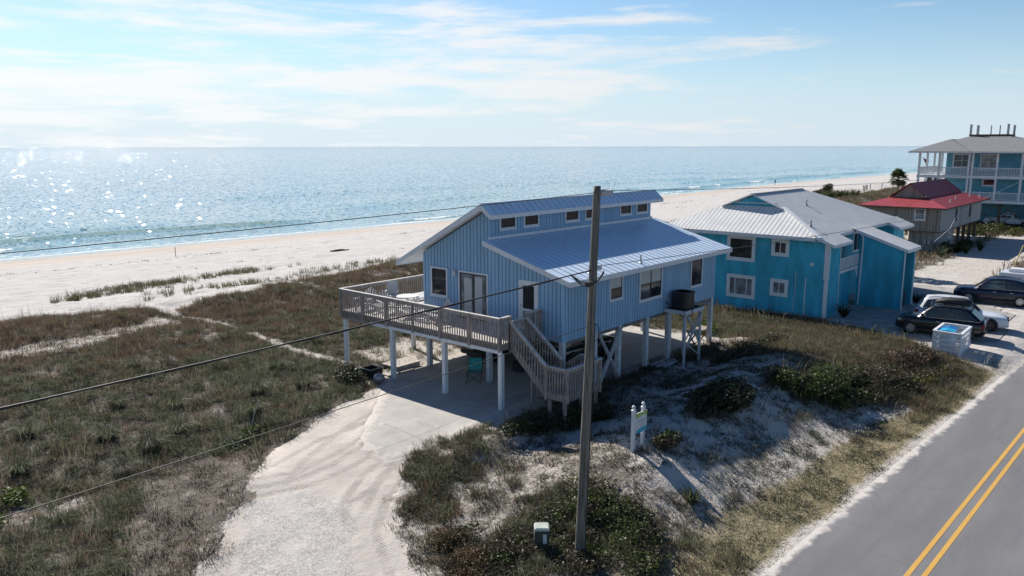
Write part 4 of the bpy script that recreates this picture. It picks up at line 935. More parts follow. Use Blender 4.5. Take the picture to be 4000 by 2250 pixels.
# ------------------------------------------------------------------ weathered cottage with red roof
CT = thing('cottage', 'grey weathered board cottage on posts under a bright red metal roof', 'cottage', (97, 23, G))
cx, cy0, cy1, cx1 = 88.2, 19.6, 26.9, 107.2; cz0, cz1 = 1.3, 3.75
MB().box(cx, cx+.15, cy0, cy1, cz0, cz1).build('end_wall', siding('cottage_end_boards', (.22, .20, .18), .30, (.04, .036, .03), .03, var=.34, streak=.35, axis=(0, 1, 0)), CT)
MB().box(cx+.152, cx1, cy0, cy0+.15, cz0, cz1).build('side_wall', siding('cottage_side_boards', (.36, .35, .345), 1.22, (.13, .12, .115), .035, var=.14, streak=.15, axis=(1, 0, 0)), CT)
MB().box(cx1-.15, cx1, cy0+.152, cy1, cz0, cz1).build('end_wall', M['cottage'], CT); MB().box(cx+.152, cx1-.152, cy1-.15, cy1, cz0, cz1).build('side_wall', M['cottage'], CT)
MB().box(cx+.6, cx+.7, 20.1, 22.6, G-.2, cz0-.04).build('lower_end_wall', M['cottage'], CT)
MB().box(cx+.702, 96.7, 20.1, 20.2, G-.2, cz0-.04).build('lower_side_wall', M['cottage_pale'], CT)
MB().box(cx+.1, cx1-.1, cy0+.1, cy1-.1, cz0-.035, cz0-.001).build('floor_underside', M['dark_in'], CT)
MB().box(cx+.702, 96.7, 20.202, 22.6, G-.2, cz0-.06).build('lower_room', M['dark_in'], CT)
q = MB(); q.box(cx-.03, cx-.002, cy0-.02, cy1, cz0-.06, cz0+.06); q.box(cx-.03, cx1, cy0-.03, cy0-.002, cz0-.06, cz0+.03); q.build('band_board', M['brown_wood'], CT)
for x, y in ((98.5, 20.0), (101, 20.0), (104, 20.0), (106.8, 20.0), (98.5, 23), (106.8, 23), (98.5, 26.5), (103, 26.5)): post(x, y, cz0-.04, 'brown_wood', CT, .3, z0=G-.3)
wall_window(CT, 'x', cx, -1, 21.02, 22.06, 2.45, 3.68, .09, .04, 'white', 'glass_pale', (), (.5,), 'white', True)
for a in (94.35, 101.0): wall_window(CT, 'y', cy0, -1, a, a+.75, 2.0, 3.4, .03, .03, 'brown_wood', 'dark_in', (), (), 'black_frame', False)
wall_window(CT, 'y', 20.1, -1, 94.6, 95.6, .15, 1.0, .12, .03, 'white', 'glass', (), (), 'white', False)
q = MB()
for y in (20.45, 20.85): q.box(cx+.42, cx+.598, y, y+.28, .0, .45)
q.box(cx+.5, cx+.598, 21.0, 21.05, .4, 3.2); q.build('meter_box', M['grey_metal'], CT)
ex0, ex1, ey0, ey1, ez = 87.55, 108.4, 18.95, 27.6, 3.80; hz_, hx = 4.58, 90.9; gy_a, gy_b = 21.6, 25.15; cr_, crr = M['roof_red'], M['roof_rib_red']
tri_roof('hip_roof', [(ex0, ey1, ez), (ex0, ey0, ez), (hx, gy_a, hz_), (hx, gy_b, hz_)], cr_, crr, CT, (0, 1, 0), .36)
tri_roof('lower_roof', [(ex0, ey0, ez), (ex1, ey0, ez), (105.3, gy_a, hz_), (hx, gy_a, hz_)], cr_, crr, CT, (1, 0, 0), .36, (.02, .012))
tri_roof('lower_roof', [(ex1, ey1, ez), (ex0, ey1, ez), (hx, gy_b, hz_), (105.3, gy_b, hz_)], cr_, crr, CT, (-1, 0, 0), .36)
tri_roof('hip_roof', [(ex1, ey0, ez), (ex1, ey1, ez), (105.3, gy_b, hz_), (105.3, gy_a, hz_)], cr_, crr, CT, (0, 1, 0), .36)
ym_ = (gy_a+gy_b)/2; gz2 = 6.1; rxa, rxb = 90.7, 105.9
tri_roof('steep_roof', [(rxa, gy_a-.12, hz_+.05), (rxb, gy_a-.12, hz_+.05), (rxb, ym_, gz2), (rxa, ym_, gz2)], cr_, crr, CT, (1, 0, 0), .36, (.02, .012))
tri_roof('steep_roof', [(rxb, gy_b+.12, hz_+.05), (rxa, gy_b+.12, hz_+.05), (rxa, ym_, gz2), (rxb, ym_, gz2)], cr_, crr, CT, (-1, 0, 0), .36)
MB().prism([(91.0, gy_a+.05, hz_-.05), (91.0, gy_b-.05, hz_-.05), (91.0, ym_, gz2-.1)], (.1, 0, 0)).build('gable_wall', M['cottage'], CT)
q = MB(); q.beam((rxa-.02, gy_a-.14, hz_+.0), (rxa-.02, ym_, gz2-.05), .03, .16, up=(1, 0, 0)); q.beam((rxa-.02, gy_b+.14, hz_+.0), (rxa-.02, ym_, gz2-.05), .03, .16, up=(1, 0, 0)); q.build('gable_trim', M['roof_rib_red'], CT)
q = MB(); q.box(ex0-.03, ex0-.002, ey0, ey1, ez-.16, ez-.02); q.box(ex0, ex1, ey0-.03, ey0-.002, ez-.16, ez-.02); q.build('fascia', M['brown_wood'], CT)
for x, y in ((93.0, 19.9), (97.2, 20.3), (103.5, 20.2), (105.6, 19.6), (91.2, 24.4)):
    MB().lathe([(.10, 0), (.07, .05), (.07, .35)], (x, y, 3.8+(y-18.95)*.294), 8).build('roof_vent_pipe', M['plate'], CT)

# ------------------------------------------------------------------ tall porch house
BH = thing('porch_house', 'tall sea blue house with white double porches, grey shingle roof and rooftop posts', 'house', (126, 22, -.4))
bx, d2, d1, eave, gz0 = 120.46, 6.02, 2.80, 9.15, -.4
yl_, yr_ = 30.3, 9.0; xi = 122.6; xb_ = 138
wb = M['teal_far']
MB().box(xi, xi+.2, yr_, 27.2, d2, eave).build('upper_wall', wb, BH); MB().box(xi, xi+.2, yr_, 27.2, d1, d2-.4).build('lower_wall', wb, BH)
MB().box(xi+.202, xb_, 27.0, 27.2, d1, eave).build('side_wall', wb, BH); MB().box(xi+2, xb_, 9, 26.5, gz0, d1-.4).build('ground_floor_core', M['teal_far'], BH)
MB().box(xb_, xb_+.2, 9, 27.2, d1, eave).build('rear_wall', wb, BH)
for z, nm in ((d2, 'upper_porch_floor'), (d1, 'lower_porch_floor')): MB().box(bx-.05, xb_+1.5, yr_, yl_, z-.38, z).build(nm, M['white'], BH)
cols = [30.1, 27.6, 24.0, 23.55, 20.7, 17.9, 15.0, 12.0]
for y in cols:
    MB().box(bx, bx+.26, y-.13, y+.13, d2+.001, eave-.02).build('porch_column', M['white'], BH); MB().box(bx+.02, bx+.28, y-.13, y+.13, d1+.001, d2-.381).build('porch_column', M['white'], BH)
for x in (124.5, 128.5, 133): MB().box(x, x+.26, 29.97, 30.23, d2+.001, eave-.02).build('porch_column', M['white'], BH); MB().box(x, x+.26, 29.97, 30.23, gz0-.5, d2-.381).build('porch_column', M['white'], BH)
for y in (30.1, 27.6): MB().box(bx+.02, bx+.28, y-.13, y+.13, gz0-.4, d1-.381).build('porch_column', M['white'], BH)
def rail2(z, ya, yb, x):
    q = MB(); q.box(x, x+.07, ya, yb, z+.98, z+1.06); q.box(x, x+.06, ya, yb, z+.1, z+.16)
    n = int((yb-ya)/.17)
    for k in range(n): y = ya+.08+k*(yb-ya-.1)/n; q.box(x+.01, x+.05, y, y+.06, z+.161, z+.979)
    return q.build('porch_railing', M['white'], BH)
for z in (d2, d1):
    for a, b_ in zip(cols[1:], cols[:-1]):
        if b_-a > 1: rail2(z, a+.13, b_-.13, bx+.08)
q = MB(); q.box(bx+.3, 133, 30.05, 30.12, d2+.98, d2+1.06); q.box(bx+.3, 133, 30.05, 30.11, d2+.1, d2+.16)
for k in range(70): x = bx+.35+k*.178; q.box(x, x+.06, 30.06, 30.10, d2+.161, d2+.979)
q.build('porch_railing', M['white'], BH)
q = MB(); q.box(bx+.26, bx+.3, 23.66, 23.92, d2, d2+1.9); q.box(bx+.28, bx+.32, 23.66, 23.92, d1, d1+1.6); q.build('porch_panel', M['resin_grey'], BH)
wall_window(BH, 'x', xi, -1, 24.2, 26.4, 7.0, 8.9, .12, .06, 'white', 'glass', (.5,), (.5,), 'white'); wall_window(BH, 'x', xi, -1, 20.9, 23.1, 6.8, 8.85, .12, .06, 'white', 'glass_pale', (.5,), (.5,), 'white'); wall_window(BH, 'x', xi, -1, 20.9, 22.6, 4.6, 5.6, .12, .06, 'white', 'glass', (), (), 'white')
q = []
er = [(119.6, 31.0), (119.6, 12.0), (141, 12.0), (141, 31.0)]; zt = 11.28; pt0, pt1 = (126.8, 25.4), (126.8, 20.9); pb0, pb1 = (131.3, 25.4), (131.3, 20.9)
MB().add([(*er[0], 9.2), (*er[1], 9.2), (*pt1, zt), (*pt0, zt), (*er[2], 9.2), (*er[3], 9.2), (*pb1, zt), (*pb0, zt), (*er[0], 9.0), (*er[1], 9.0), (*er[2], 9.0), (*er[3], 9.0)],
         [(0, 1, 2, 3), (1, 4, 6, 2), (4, 5, 7, 6), (5, 0, 3, 7), (3, 2, 6, 7), (0, 8, 9, 1), (1, 9, 10, 4), (4, 10, 11, 5), (5, 11, 8, 0), (8, 11, 10, 9)]).build('shingle_roof', M['shingle'], BH)
# lower front hip standing out at the left corner
MB().add([(119.3, 31.3, 9.22), (119.3, 23.7, 9.22), (124.4, 27.3, 10.88), (132, 27.3, 10.88), (132, 23.7, 9.9), (132, 31.3, 9.22), (119.3, 31.3, 9.04), (119.3, 23.7, 9.04), (132, 31.3, 9.04), (132, 23.7, 9.04)],
         [(0, 1, 2), (1, 4, 3, 2), (0, 2, 3, 5), (0, 6, 7, 1), (5, 8, 6, 0), (7, 6, 8, 9), (1, 7, 9, 4), (3, 4, 9, 8, 5)]).build('corner_hip_roof', M['shingle'], BH)
q = MB(); q.box(119.27, 119.299, 12, 31.3, 9.0, 9.2); q.build('eave_trim', M['white'], BH)
MB().box(bx, 134, 9, 30.2, 8.985, 8.999).build('porch_ceiling', M['white'], BH)
rp = MB().box(126.6, 131.5, 20.75, 25.55, 11.285, 11.5).build('roof_platform', M['brown_wood'], BH)
for x, y, w_, h_ in ((126.8, 25.4, .26, 1.38), (131.3, 25.4, .30, 1.35), (126.8, 20.9, .26, 1.38), (131.3, 23.75, .13, 1.3), (131.3, 22.65, .13, 1.3), (131.3, 20.9, .26, 1.3)):
    MB().box(x-w_/2, x+w_/2, y-w_/2, y+w_/2, 11.501, 11.501+h_).build('roof_post', M['deck_cap'], BH)
for y in (9.5, 13, 16.5, 20, 23.5, 27):
    post(121.2, y, d1-.382, 'brown_wood', BH, .32, z0=gz0-.4)
for a in (13.2, 16.7, 20.2): 
    q = MB(); q.beam((120.95, a, gz0+.2), (120.95, a+3.1, d1-.5), .08, .26, up=(1, 0, 0)); q.build('cross_brace', M['brown_wood'], BH); q = MB(); q.beam((120.85, a+3.1, gz0+.2), (120.85, a, d1-.5), .08, .26, up=(1, 0, 0)); q.build('cross_brace', M['brown_wood'], BH)
FG = thing('flag', 'dark red flag on a white pole at the tall porch house railing', 'flag', (126, 30.2, 6.1))
MB().tube([(125.5, 30.25, 6.9), (125.5, 31.0, 8.4)], .035, 6).build('flagpole', M['white'], FG)
MB().prism([(125.5, 30.95, 8.3), (125.5, 30.5, 7.3), (125.3, 30.0, 7.75)], (.03, .0, 0)).build('cloth', M['flag'], FG)

# ------------------------------------------------------------------ vehicles
def loft(mb, sections):
    n = len(sections[0]); V = [p for s in sections for p in s]
    F = [(i*n+k, i*n+k+1, (i+1)*n+k+1, (i+1)*n+k) for i in range(len(sections)-1) for k in range(n-1)]
    F += [tuple(range(n)), tuple(range((len(sections)-1)*n, len(sections)*n))[::-1]]
    mb.add(V, F)
def lerp_tab(tab, x): return float(np.interp(x, [a for a, _ in tab], [b for _, b in tab]))
def car(name, label, cat, loc, az, L, W, Hh, paint, rim, kind='suv', roofbox=False, rails=True, pale_glass=False, group='cars parked on the shell apron', plate=False):
    c = thing(name, label, cat, loc, R(az), group)
    h = L/2; w = W/2
    if kind == 'jeep': top = [(-1, 1.08), (-.97, 1.12), (.22, 1.12), (.25, 1.10), (.9, 1.02), (.97, .96), (1, .80)]; wid = [(-1, .86), (-.95, .90), (.2, .90), (.85, .78), (1, .70)]; gb = [(-.93, -.90), (.26, .16)]
    elif kind == 'truck': top = [(-1, 1.0), (-.97, 1.05), (.25, 1.08), (.32, 1.12), (.85, 1.08), (.96, .98), (1, .75)]; wid = [(-1, .96), (-.9, 1), (.9, .98), (1, .86)]; gb = [(-.22, -.18), (.42, .16)]
    elif kind == 'wagon': top = [(-1, .88), (-.97, .98), (-.6, 1.02), (.25, .98), (.36, .96), (.80, .88), (.94, .76), (1, .58)]; wid = [(-1, .80), (-.93, .93), (-.6, 1), (.6, 1), (.86, .94), (1, .68)]; gb = [(-.93, -.80), (.40, .08)]
    else: top = [(-1, .92), (-.97, 1.06), (-.6, 1.10), (.25, 1.06), (.36, 1.05), (.80, .99), (.94, .88), (1, .66)]; wid = [(-1, .80), (-.93, .93), (-.6, 1), (.6, 1), (.86, .94), (1, .66)]; gb = [(-.97, -.64), (.50, .18)]
    bot = [(-1, .36), (-.93, .24), (.9, .22), (1, .32)]
    secs = []
    for f in (-1, -.985, -.95, -.88, -.7, -.5, -.25, 0, .2, .3, .36, .5, .65, .8, .88, .94, .98, 1):
        zt, ww, zb = lerp_tab(top, f), lerp_tab(wid, f)*w, lerp_tab(bot, f); x = f*h; hgt = zt-zb
        half = [(x, .0, zb), (x, ww*.86, zb), (x, ww*.985, zb+.16*hgt), (x, ww, zb+.5*hgt), (x, ww*.985, zb+.78*hgt), (x, ww*.90, zb+.95*hgt), (x, ww*.72, zt), (x, 0, zt+.015)]
        secs.append(half+[(a, -b, z) for a, b, z in half[-2:0:-1]]+[half[0]])
    mb = MB(); loft(mb, secs); body = mb.build('body', paint, c, smooth=True, local=True)
    # cabin
    (b0, r0), (b1, r1) = gb; zb0, zb1 = lerp_tab(top, b0)-.03, lerp_tab(top, b1)-.03; zr_ = Hh
    wb_, wr_ = w*.90, w*.74
    rows = []
    for f, z, ww in ((0, None, wb_), (.55, None, (wb_+wr_)/2+.02), (.90, None, wr_+.03), (1.0, None, wr_*.90)):
        xa, xb = (b0+(r0-b0)*min(1, f*1.04))*h, (b1+(r1-b1)*min(1, f*1.04))*h
        za, zb_ = zb0+(zr_-.06-zb0)*f, zb1+(zr_-.03-zb1)*f
        if f == 1.0: za, zb_ = zr_-.10, zr_-.04
        nn = 7; ring = []
        for k in range(nn): t_ = k/(nn-1); crown = .085*math.sin(math.pi*t_)*f; ring.append((xa+(xb-xa)*t_, ww*(1-.05*abs(2*t_-1)**3), za+(zb_-za)*t_+crown))
        rows.append(ring+[(a, -b, z) for a, b, z in ring[::-1]])
    n = len(rows[0]); V = [p for r_w in rows for p in r_w]
    F = [(i*n+k, i*n+(k+1) % n, (i+1)*n+(k+1) % n, (i+1)*n+k) for i in range(3) for k in range(n)]
    nn = 7; tb = 3*n
    F += [(tb+k, tb+k+1, tb+n-2-k, tb+n-1-k) for k in range(nn-1)]
    MB().add(V, F).build('cabin', paint, c, smooth=True, local=True)
    def cab(t_, f, s, off=.012):
        """point on the cabin surface: t_ along length 0 rear..1 front, f up 0..1, s side"""
        ff = min(f, .9); u = ff/.9
        xa, xb = (b0+(r0-b0)*min(1, ff*1.04))*h, (b1+(r1-b1)*min(1, ff*1.04))*h
        za, zb_ = zb0+(zr_-.06-zb0)*ff, zb1+(zr_-.03-zb1)*ff
        fs = [0, .55, .90]; ws = [wb_, (wb_+wr_)/2+.02, wr_+.03]; ww = float(np.interp(ff, fs, ws))
        return Vector((xa+(xb-xa)*t_, s*(ww*(1-.05*abs(2*t_-1)**3)+off), za+(zb_-za)*t_+.085*math.sin(math.pi*t_)*ff))
    gm = M['car_glass_pale'] if pale_glass else M['car_glass']
    def pane(t0, t1, f0, f1, s, nm, mt, t0b=None, t1b=None):
        t0b = t0 if t0b is None else t0b; t1b = t1 if t1b is None else t1b; Vv = []; nn = 6
        for k in range(nn+1):
            q = k/nn
            for f, a, b_ in ((f0, t0, t1), (f1, t0b, t1b)): p = cab(a+(b_-a)*q, f, s); Vv.append(tuple(p))
        MB().add(Vv, [(2*k, 2*k+1, 2*k+3, 2*k+2) for k in range(nn)]).build(nm, mt, c, local=True)
    for s in (-1, 1):
        pane(.50, .90, .12, .84, s, 'side_window', gm, .50, .88); pane(.20, .48, .12, .84, s, 'side_window', M['car_glass'])
        if kind in ('suv', 'wagon', 'jeep'): pane(.05, .185, .16, .82, s, 'side_window', M['car_glass'], .08, .185)
        p0, p1 = cab(.02, .07, s, .014), cab(.97, .07, s, .014); MB().tube([cab(.02+.95*k/6, .07, s, .016) for k in range(7)], .014, 5).build('window_trim', M['alloy'] if kind == 'suv' else M['plastic'], c, local=True)
        m0 = cab(.93, .14, s, .03); MB().box(m0.x-.06, m0.x+.10, m0.y-.02 if s < 0 else m0.y-.02, m0.y+.16 if s > 0 else m0.y+.02, m0.z-.02, m0.z+.13).build('mirror', paint, c, bevel=.03, local=True) if s > 0 else MB().box(m0.x-.06, m0.x+.10, m0.y-.16, m0.y+.02, m0.z-.02, m0.z+.13).build('mirror', paint, c, bevel=.03, local=True)
        for q in (.02, .42 if kind != 'truck' else .3):
            x = -q*h*1.0+.05; MB().box(x-.10, x+.10, s*w*.985-.012, s*w*.985+.022, .86, .89).build('door_handle', M['alloy'] if kind == 'suv' else paint, c, local=True)
        MB().box(-.55*h, .5*h, s*w*.99-.02, s*w*.99+.012, .25, .36).build('sill_trim', M['plastic'], c, local=True)
        for x in (.14*h, -.27*h):
            MB().box(x-.006, x+.006, s*w-.006, s*w+.003, .42, .97).build('door_seam', M['plastic'], c, local=True)
    # windscreen and tailgate glass
    def cross(t_, f0, f1, sgn, nm):
        Vv = []
        for f in (f0, f1):
            a = cab(t_, f, 1, -.05); 
            for k in range(5): Vv.append((a.x+sgn*.012, a.y*(1-k/2), a.z))
        MB().add(Vv, [(k, k+1, 6+k, 5+k) for k in range(4)]).build(nm, M['car_glass'], c, local=True)
    cross(1.0, .08, .86, 1, 'windscreen'); cross(0.0, .15, .82, -1, 'rear_window')
    # wheels
    wr = .355 if kind != 'jeep' else .42
    for sx_ in (.615, -.615):
        for s in (-1, 1):
            ar = MB().lathe([(wr+.07, 0), (wr+.07, .02), (wr+.0, .025)], (0, 0, 0), 24, 'y').build('wheel_arch', M['plastic'], c, local=True)
            for v in ar.data.vertices: v.co = (v.co.x+sx_*h, s*(w*.955+v.co.y), v.co.z+wr+.01)
            ty = MB(); prof = [(wr*.62, 0), (wr*.93, .0), (wr, .04), (wr, .19), (wr*.93, .225), (wr*.62, .225)]
            ty.lathe(prof, (0, 0, 0), 24, 'y'); tyo = ty.build('wheel', M['tyre'], c, local=True, smooth=False)
            for v in tyo.data.vertices: v.co = (v.co.x+sx_*h, s*(w*.80+v.co.y), v.co.z+wr)
            rmb = MB(); rmb.lathe([(wr*.64, .0), (wr*.64, .02), (wr*.56, .022), (wr*.56, .0)], (0, 0, 0), 24, 'y'); rmb.lathe([(.0, .005), (wr*.17, .005), (wr*.17, .03), (0, .03)], (0, 0, 0), 12, 'y')
            for k in range(5 if kind != 'suv' else 7):
                a = 2*math.pi*k/(5 if kind != 'suv' else 7); rmb.beam((math.cos(a)*wr*.12, .014, math.sin(a)*wr*.12), (math.cos(a)*wr*.60, .014, math.sin(a)*wr*.60), .028, .075, up=(-math.sin(a), 0, math.cos(a)))
            ro = rmb.build('rim', rim, tyo, local=True)
            for v in ro.data.vertices: v.co = (v.co.x+sx_*h, s*(w*.80+.222+v.co.y*.9), v.co.z+wr)
            ba = MB().lathe([(0, 0), (wr*.6, 0), (wr*.6, .01), (0, .01)], (0, 0, 0), 16, 'y').build('brake_disc', M['plastic'], tyo, local=True)
            for v in ba.data.vertices: v.co = (v.co.x+sx_*h, s*(w*.80+.19+v.co.y), v.co.z+wr)
    # lights, grille, bumper
    for s in (-1, 1):
        xh = .93*h; z = lerp_tab(top, .93)
        MB().add([(xh-.22, s*w*.90, z-.12), (xh+.02, s*w*.80, z-.20), (h-.02, s*w*.50, z-.20), (h-.05, s*w*.50, z-.08), (xh-.0, s*w*.80, z-.06), (xh-.24, s*w*.93, z-.06), (xh-.25, s*w*.7, z-.1), (h-.2, s*w*.45, z-.15)],
                 [(0, 1, 4, 5), (1, 2, 3, 4), (0, 6, 7, 1), (1, 7, 2), (5, 4, 7, 6), (4, 3, 7), (0, 5, 6), (2, 7, 3)]).build('headlight', M['lamp_clear'], c, local=True)
        MB().box(-h-.012, -h+.18, s*w*.86-.17 if s > 0 else s*w*.86-.06, s*w*.86+.06 if s > 0 else s*w*.86+.17, .74, .92).build('tail_light', M['lamp_red'], c, bevel=.03, local=True)
    MB().box(h-.08, h+.012, -w*.45, w*.45, .48, .72).build('grille', M['plastic'], c, bevel=.02, local=True)
    MB().box(h-.2, h+.02, -w*.62, w*.62, .24, .40).build('bumper', M['plastic'], c, bevel=.05, local=True); MB().box(-h-.03, -h+.25, -w*.82, w*.82, .30, .55).build('bumper', M['plastic'] if kind != 'suv' or True else paint, c, bevel=.06, local=True)
    if plate: MB().box(-h-.045, -h-.031, -.155, .155, .60, .76).build('licence_plate', M['plate'], c, local=True); MB().box(-h-.02, -h-.001, -.35, .35, .86, .89).build('tailgate_trim', M['alloy'], c, local=True)
    if rails:
        for s in (-1, 1):
            y = s*wr_*.86; xs = [(r0+.06)*h+((r1-.10)-(r0+.06))*h*k/5 for k in range(6)]
            MB().tube([(xs[0], y, Hh-.05)]+[(x, y, Hh+.035) for x in xs[1:-1]]+[(xs[-1], y, Hh-.02)], .022, 6).build('roof_rail', M['alloy'] if kind == 'suv' else M['plastic'], c, local=True)
    return c
def place_roof_box(c, loc):
    o = MB(); S = []
    for f, wv, hv in ((-.98, .28, .10), (-.9, .36, .26), (-.4, .40, .34), (.3, .38, .33), (.8, .30, .20), (1.0, .16, .06)):
        S.append([(f*.95, -wv, .06), (f*.95, -wv, .06+hv*.5), (f*.95, -wv*.8, .06+hv*.95), (f*.95, 0, .06+hv), (f*.95, wv*.8, .06+hv*.95), (f*.95, wv, .06+hv*.5), (f*.95, wv, .06), (f*.95, -wv, .06)])
    loft(o, S); return o
ZP = -.664
car('parked_car', 'black sport utility car with a roof box, next to the white slatted bin crate', 'car', (49.35, 10.45, ZP), 94, 4.5, 1.88, 1.73, M['car_black'], M['alloy'])
a94 = R(94); rb = thing('roof_box', 'long black luggage box on the roof of the black car', 'roof box', (49.55, 9.9, ZP+1.75), a94)
place_roof_box(None, None).build('shell', M['plastic'], rb, smooth=True, local=True)
q = MB(); q.box(-.5, -.44, -.52, .52, .0, .055); q.box(.44, .5, -.52, .52, .0, .055); q.build('crossbar', M['plastic'], rb, local=True)
car('parked_car', 'white estate car with black roof rails, parked facing the road', 'car', (52.5, 10.05, ZP), -81, 4.85, 1.87, 1.70, M['car_white'], M['alloy_dark'], 'wagon')
car('parked_car', 'navy blue sport utility car parked farthest back on the sand apron', 'car', (61.9, 9.95, ZP-.0), 97, 4.9, 1.92, 1.74, M['car_navy'], M['alloy'], pale_glass=True)
car('parked_car', 'dark car showing its tail lights in the shade under the blue stilt house', 'car', (28.0, 25.0, .03), 0, 4.6, 1.84, 1.66, M['car_dark'], M['alloy_dark'], group='cars under the stilt house', plate=True)
car('parked_car', 'black off road vehicle with fat tyres behind the crossed white braces', 'car', (28.9, 21.15, .03), -4, 4.2, 1.9, 1.85, M['car_black'], M['alloy_dark'], 'jeep', rails=False, group='cars under the stilt house')
car('pickup_truck', 'white pickup truck parked under the tall porch house', 'truck', (122.9, 19.0, -.62), 90, 5.8, 2.0, 1.85, M['car_white'], M['alloy_dark'], 'truck', rails=False, group=None)
tr_ = thing('utility_trailer', 'white boxy trailer behind the navy car at the right edge', 'trailer', (66.5, 9.4, -.7))
MB().box(65.2, 67.4, 8.2, 10.4, -.1, 1.0).build('box_body', M['car_white'], tr_, bevel=.05); MB().box(65.8, 66.8, 8.8, 9.9, 1.0, 1.25).build('roof_hatch', M['white'], tr_, bevel=.04)
for y in (8.05, 10.42):
    o = MB().lathe([(.1, 0), (.33, 0), (.33, .14), (.1, .14)], (66.3, y, -.36), 18, 'y').build('wheel', M['tyre'], tr_)

# ------------------------------------------------------------------ bin crate
BC = thing('bin_crate', 'white slatted timber crate for bins at the end of the sandy verge', 'crate', (46.1, 8.8, -.75))
P0, P1, P2 = Vector((44.95, 9.62, 0)), Vector((44.75, 8.55, 0)), Vector((47.4, 8.75, 0))
# footprint: near edge A-B faces the camera, B-C faces the road
A_, B_, C_ = Vector((44.75, 9.75, 0)), Vector((44.62, 8.46, 0)), Vector((47.0, 8.5, 0)); D__ = A_+(C_-B_)*.95
zb_, zt_ = float(terrain(45.7, 9))-.06, .36
for nm, (p, q_) in (('panel', (A_, B_)), ('panel', (B_, C_)), ('panel', (C_, D__)), ('panel', (D__, A_))):
    mb = MB(); d = (q_-p); L_ = d.length; d.normalize(); p_ = p+d*.012; q2 = q_-d*.012
    zz = zb_
    for hgt, gap in ((.10, .03), (.05, .03), (.17, .03), (.05, .03), (.14, .03), (.05, .03), (.16, .03), (.05, .03), (.2, 0)):
        mb.beam((p_.x, p_.y, zz+hgt/2), (q2.x, q2.y, zz+hgt/2), .025, hgt); zz += hgt+gap
    mb.build('slat_panel', M['white'], BC)
zt_ = zz
for p in (A_, B_, C_, D__): MB().box(p.x-.04, p.x+.04, p.y-.04, p.y+.04, zb_, zt_).build('corner_post', M['white'], BC)
for p, q_ in ((A_, B_), (B_, C_), (C_, D__), (D__, A_)): MB().beam((p.x, p.y, zt_+.02), (q_.x, q_.y, zt_+.02), .14, .035).build('top_rim', M['white'], BC)
cn = (A_+B_+C_+D__)/4
bn = MB()
for k, (dx, dy, s_) in enumerate(((-.55, .1, .5), (.15, .15, .5))):
    bb = thing('rubbish_bin', ('bright blue bin lid in the near half of the white crate', 'mid blue bin lid in the road side half of the white crate')[k], 'bin', (cn.x+dx, cn.y+dy, zb_))
    mb = MB().prism([(cn.x+dx+x, cn.y+dy+y, zb_) for x, y in rrect(0, 0, .6, .62, .1)], (0, 0, zt_-zb_-.06)); mb.build('tub', M['blue_bag' if k == 0 else 'blue_bag_dark'], bb)
    S = []
    for f in np.linspace(-.36, .36, 6): S.append([(cn.x+dx+f, cn.y+dy-.36, zt_-.05), (cn.x+dx+f, cn.y+dy-.34, zt_+.02), (cn.x+dx+f, cn.y+dy, zt_+.10-.25*f*f), (cn.x+dx+f, cn.y+dy+.34, zt_+.02), (cn.x+dx+f, cn.y+dy+.36, zt_-.05), (cn.x+dx+f, cn.y+dy-.36, zt_-.05)])
    mb = MB(); loft(mb, S); mb.build('lid', M['blue_bag' if k == 0 else 'blue_bag_dark'], bb)

# ------------------------------------------------------------------ utility pole and its lines
bx_, by_ = 15.74, 11.39; zb0_ = float(terrain(bx_, by_)); lean = Vector((.20, -.23, 0))
UP = thing('utility_pole', 'tall bare weathered timber utility pole standing in the brush before the blue house', 'utility pole', (bx_, by_, zb0_))
def pp(z): t_ = (z+1)/10.0; return Vector((bx_, by_, z))+lean*t_
mb = MB(); prof = [(.14, zb0_-.3), (.135, zb0_+.5), (.122, 3), (.108, 6), (.094, 8.85), (.088, 9.04)]
V = []
for r_a, z in prof:
    o = pp(z)
    for k in range(18): a = 2*math.pi*k/18; V.append((o.x+r_a*math.cos(a), o.y+r_a*math.sin(a), z))
F = [(i*18+k, i*18+(k+1) % 18, (i+1)*18+(k+1) % 18, (i+1)*18+k) for i in range(len(prof)-1) for k in range(18)]+[tuple(range((len(prof)-1)*18, len(prof)*18))]
mb.add(V, F).build('shaft', M['pole_wood'], UP, smooth=True)
ri = Vector((r_[0], r_[1], 0)); tow = Vector((-f_[0], -f_[1], 0)).normalized()
e_ = Vector((.998, -.05, 0))
ins = MB(); p0 = pp(8.86)+e_*.09; 
pr_ = []
L_ = .46
cs = []
for k in range(15): cs.append((p0+e_*(k*L_/14), .05 if k % 2 else .075))
for a, b_ in zip(cs[:-1], cs[1:]): ins.tube([a[0], b_[0]], [a[1], b_[1]], 12)
ins.build('insulator', M['porcelain'], UP)
ins = MB(); ins.tube([pp(8.93)+e_*.1, pp(8.95)+e_*.5], .012, 6); ins.tube([pp(8.86)+e_*.5, pp(8.86)+e_*.62], .04, 8); ins.build('insulator_clamp', M['grey_metal'], UP)
ins = MB(); c0 = pp(7.02); ins.tube([c0+ri*.09+tow*.06, c0+ri*.20+tow*.08], .055, 10); ins.build('spool_insulator', M['porcelain'], UP)
ins = MB()
for k in range(3): ins.tube([c0+e_*(-.9)+Vector((0, 0, -.07)), c0+e_*(-.45)+Vector((0, 0, -.30-.05*k)), c0+tow*.2+e_*(-.12)+Vector((0, 0, -.36-.02*k)), c0+tow*.18+e_*.18+Vector((0, 0, -.32)), c0+ri*.26+tow*.08+Vector((0, 0, -.12+.03*k))], .013, 6)
ins.box(c0.x-.28+tow.x*.2, c0.x-.1+tow.x*.2, c0.y+tow.y*.2-.03, c0.y+tow.y*.2+.05, 6.6, 6.72)
ins.build('service_loop', M['cable'], UP)
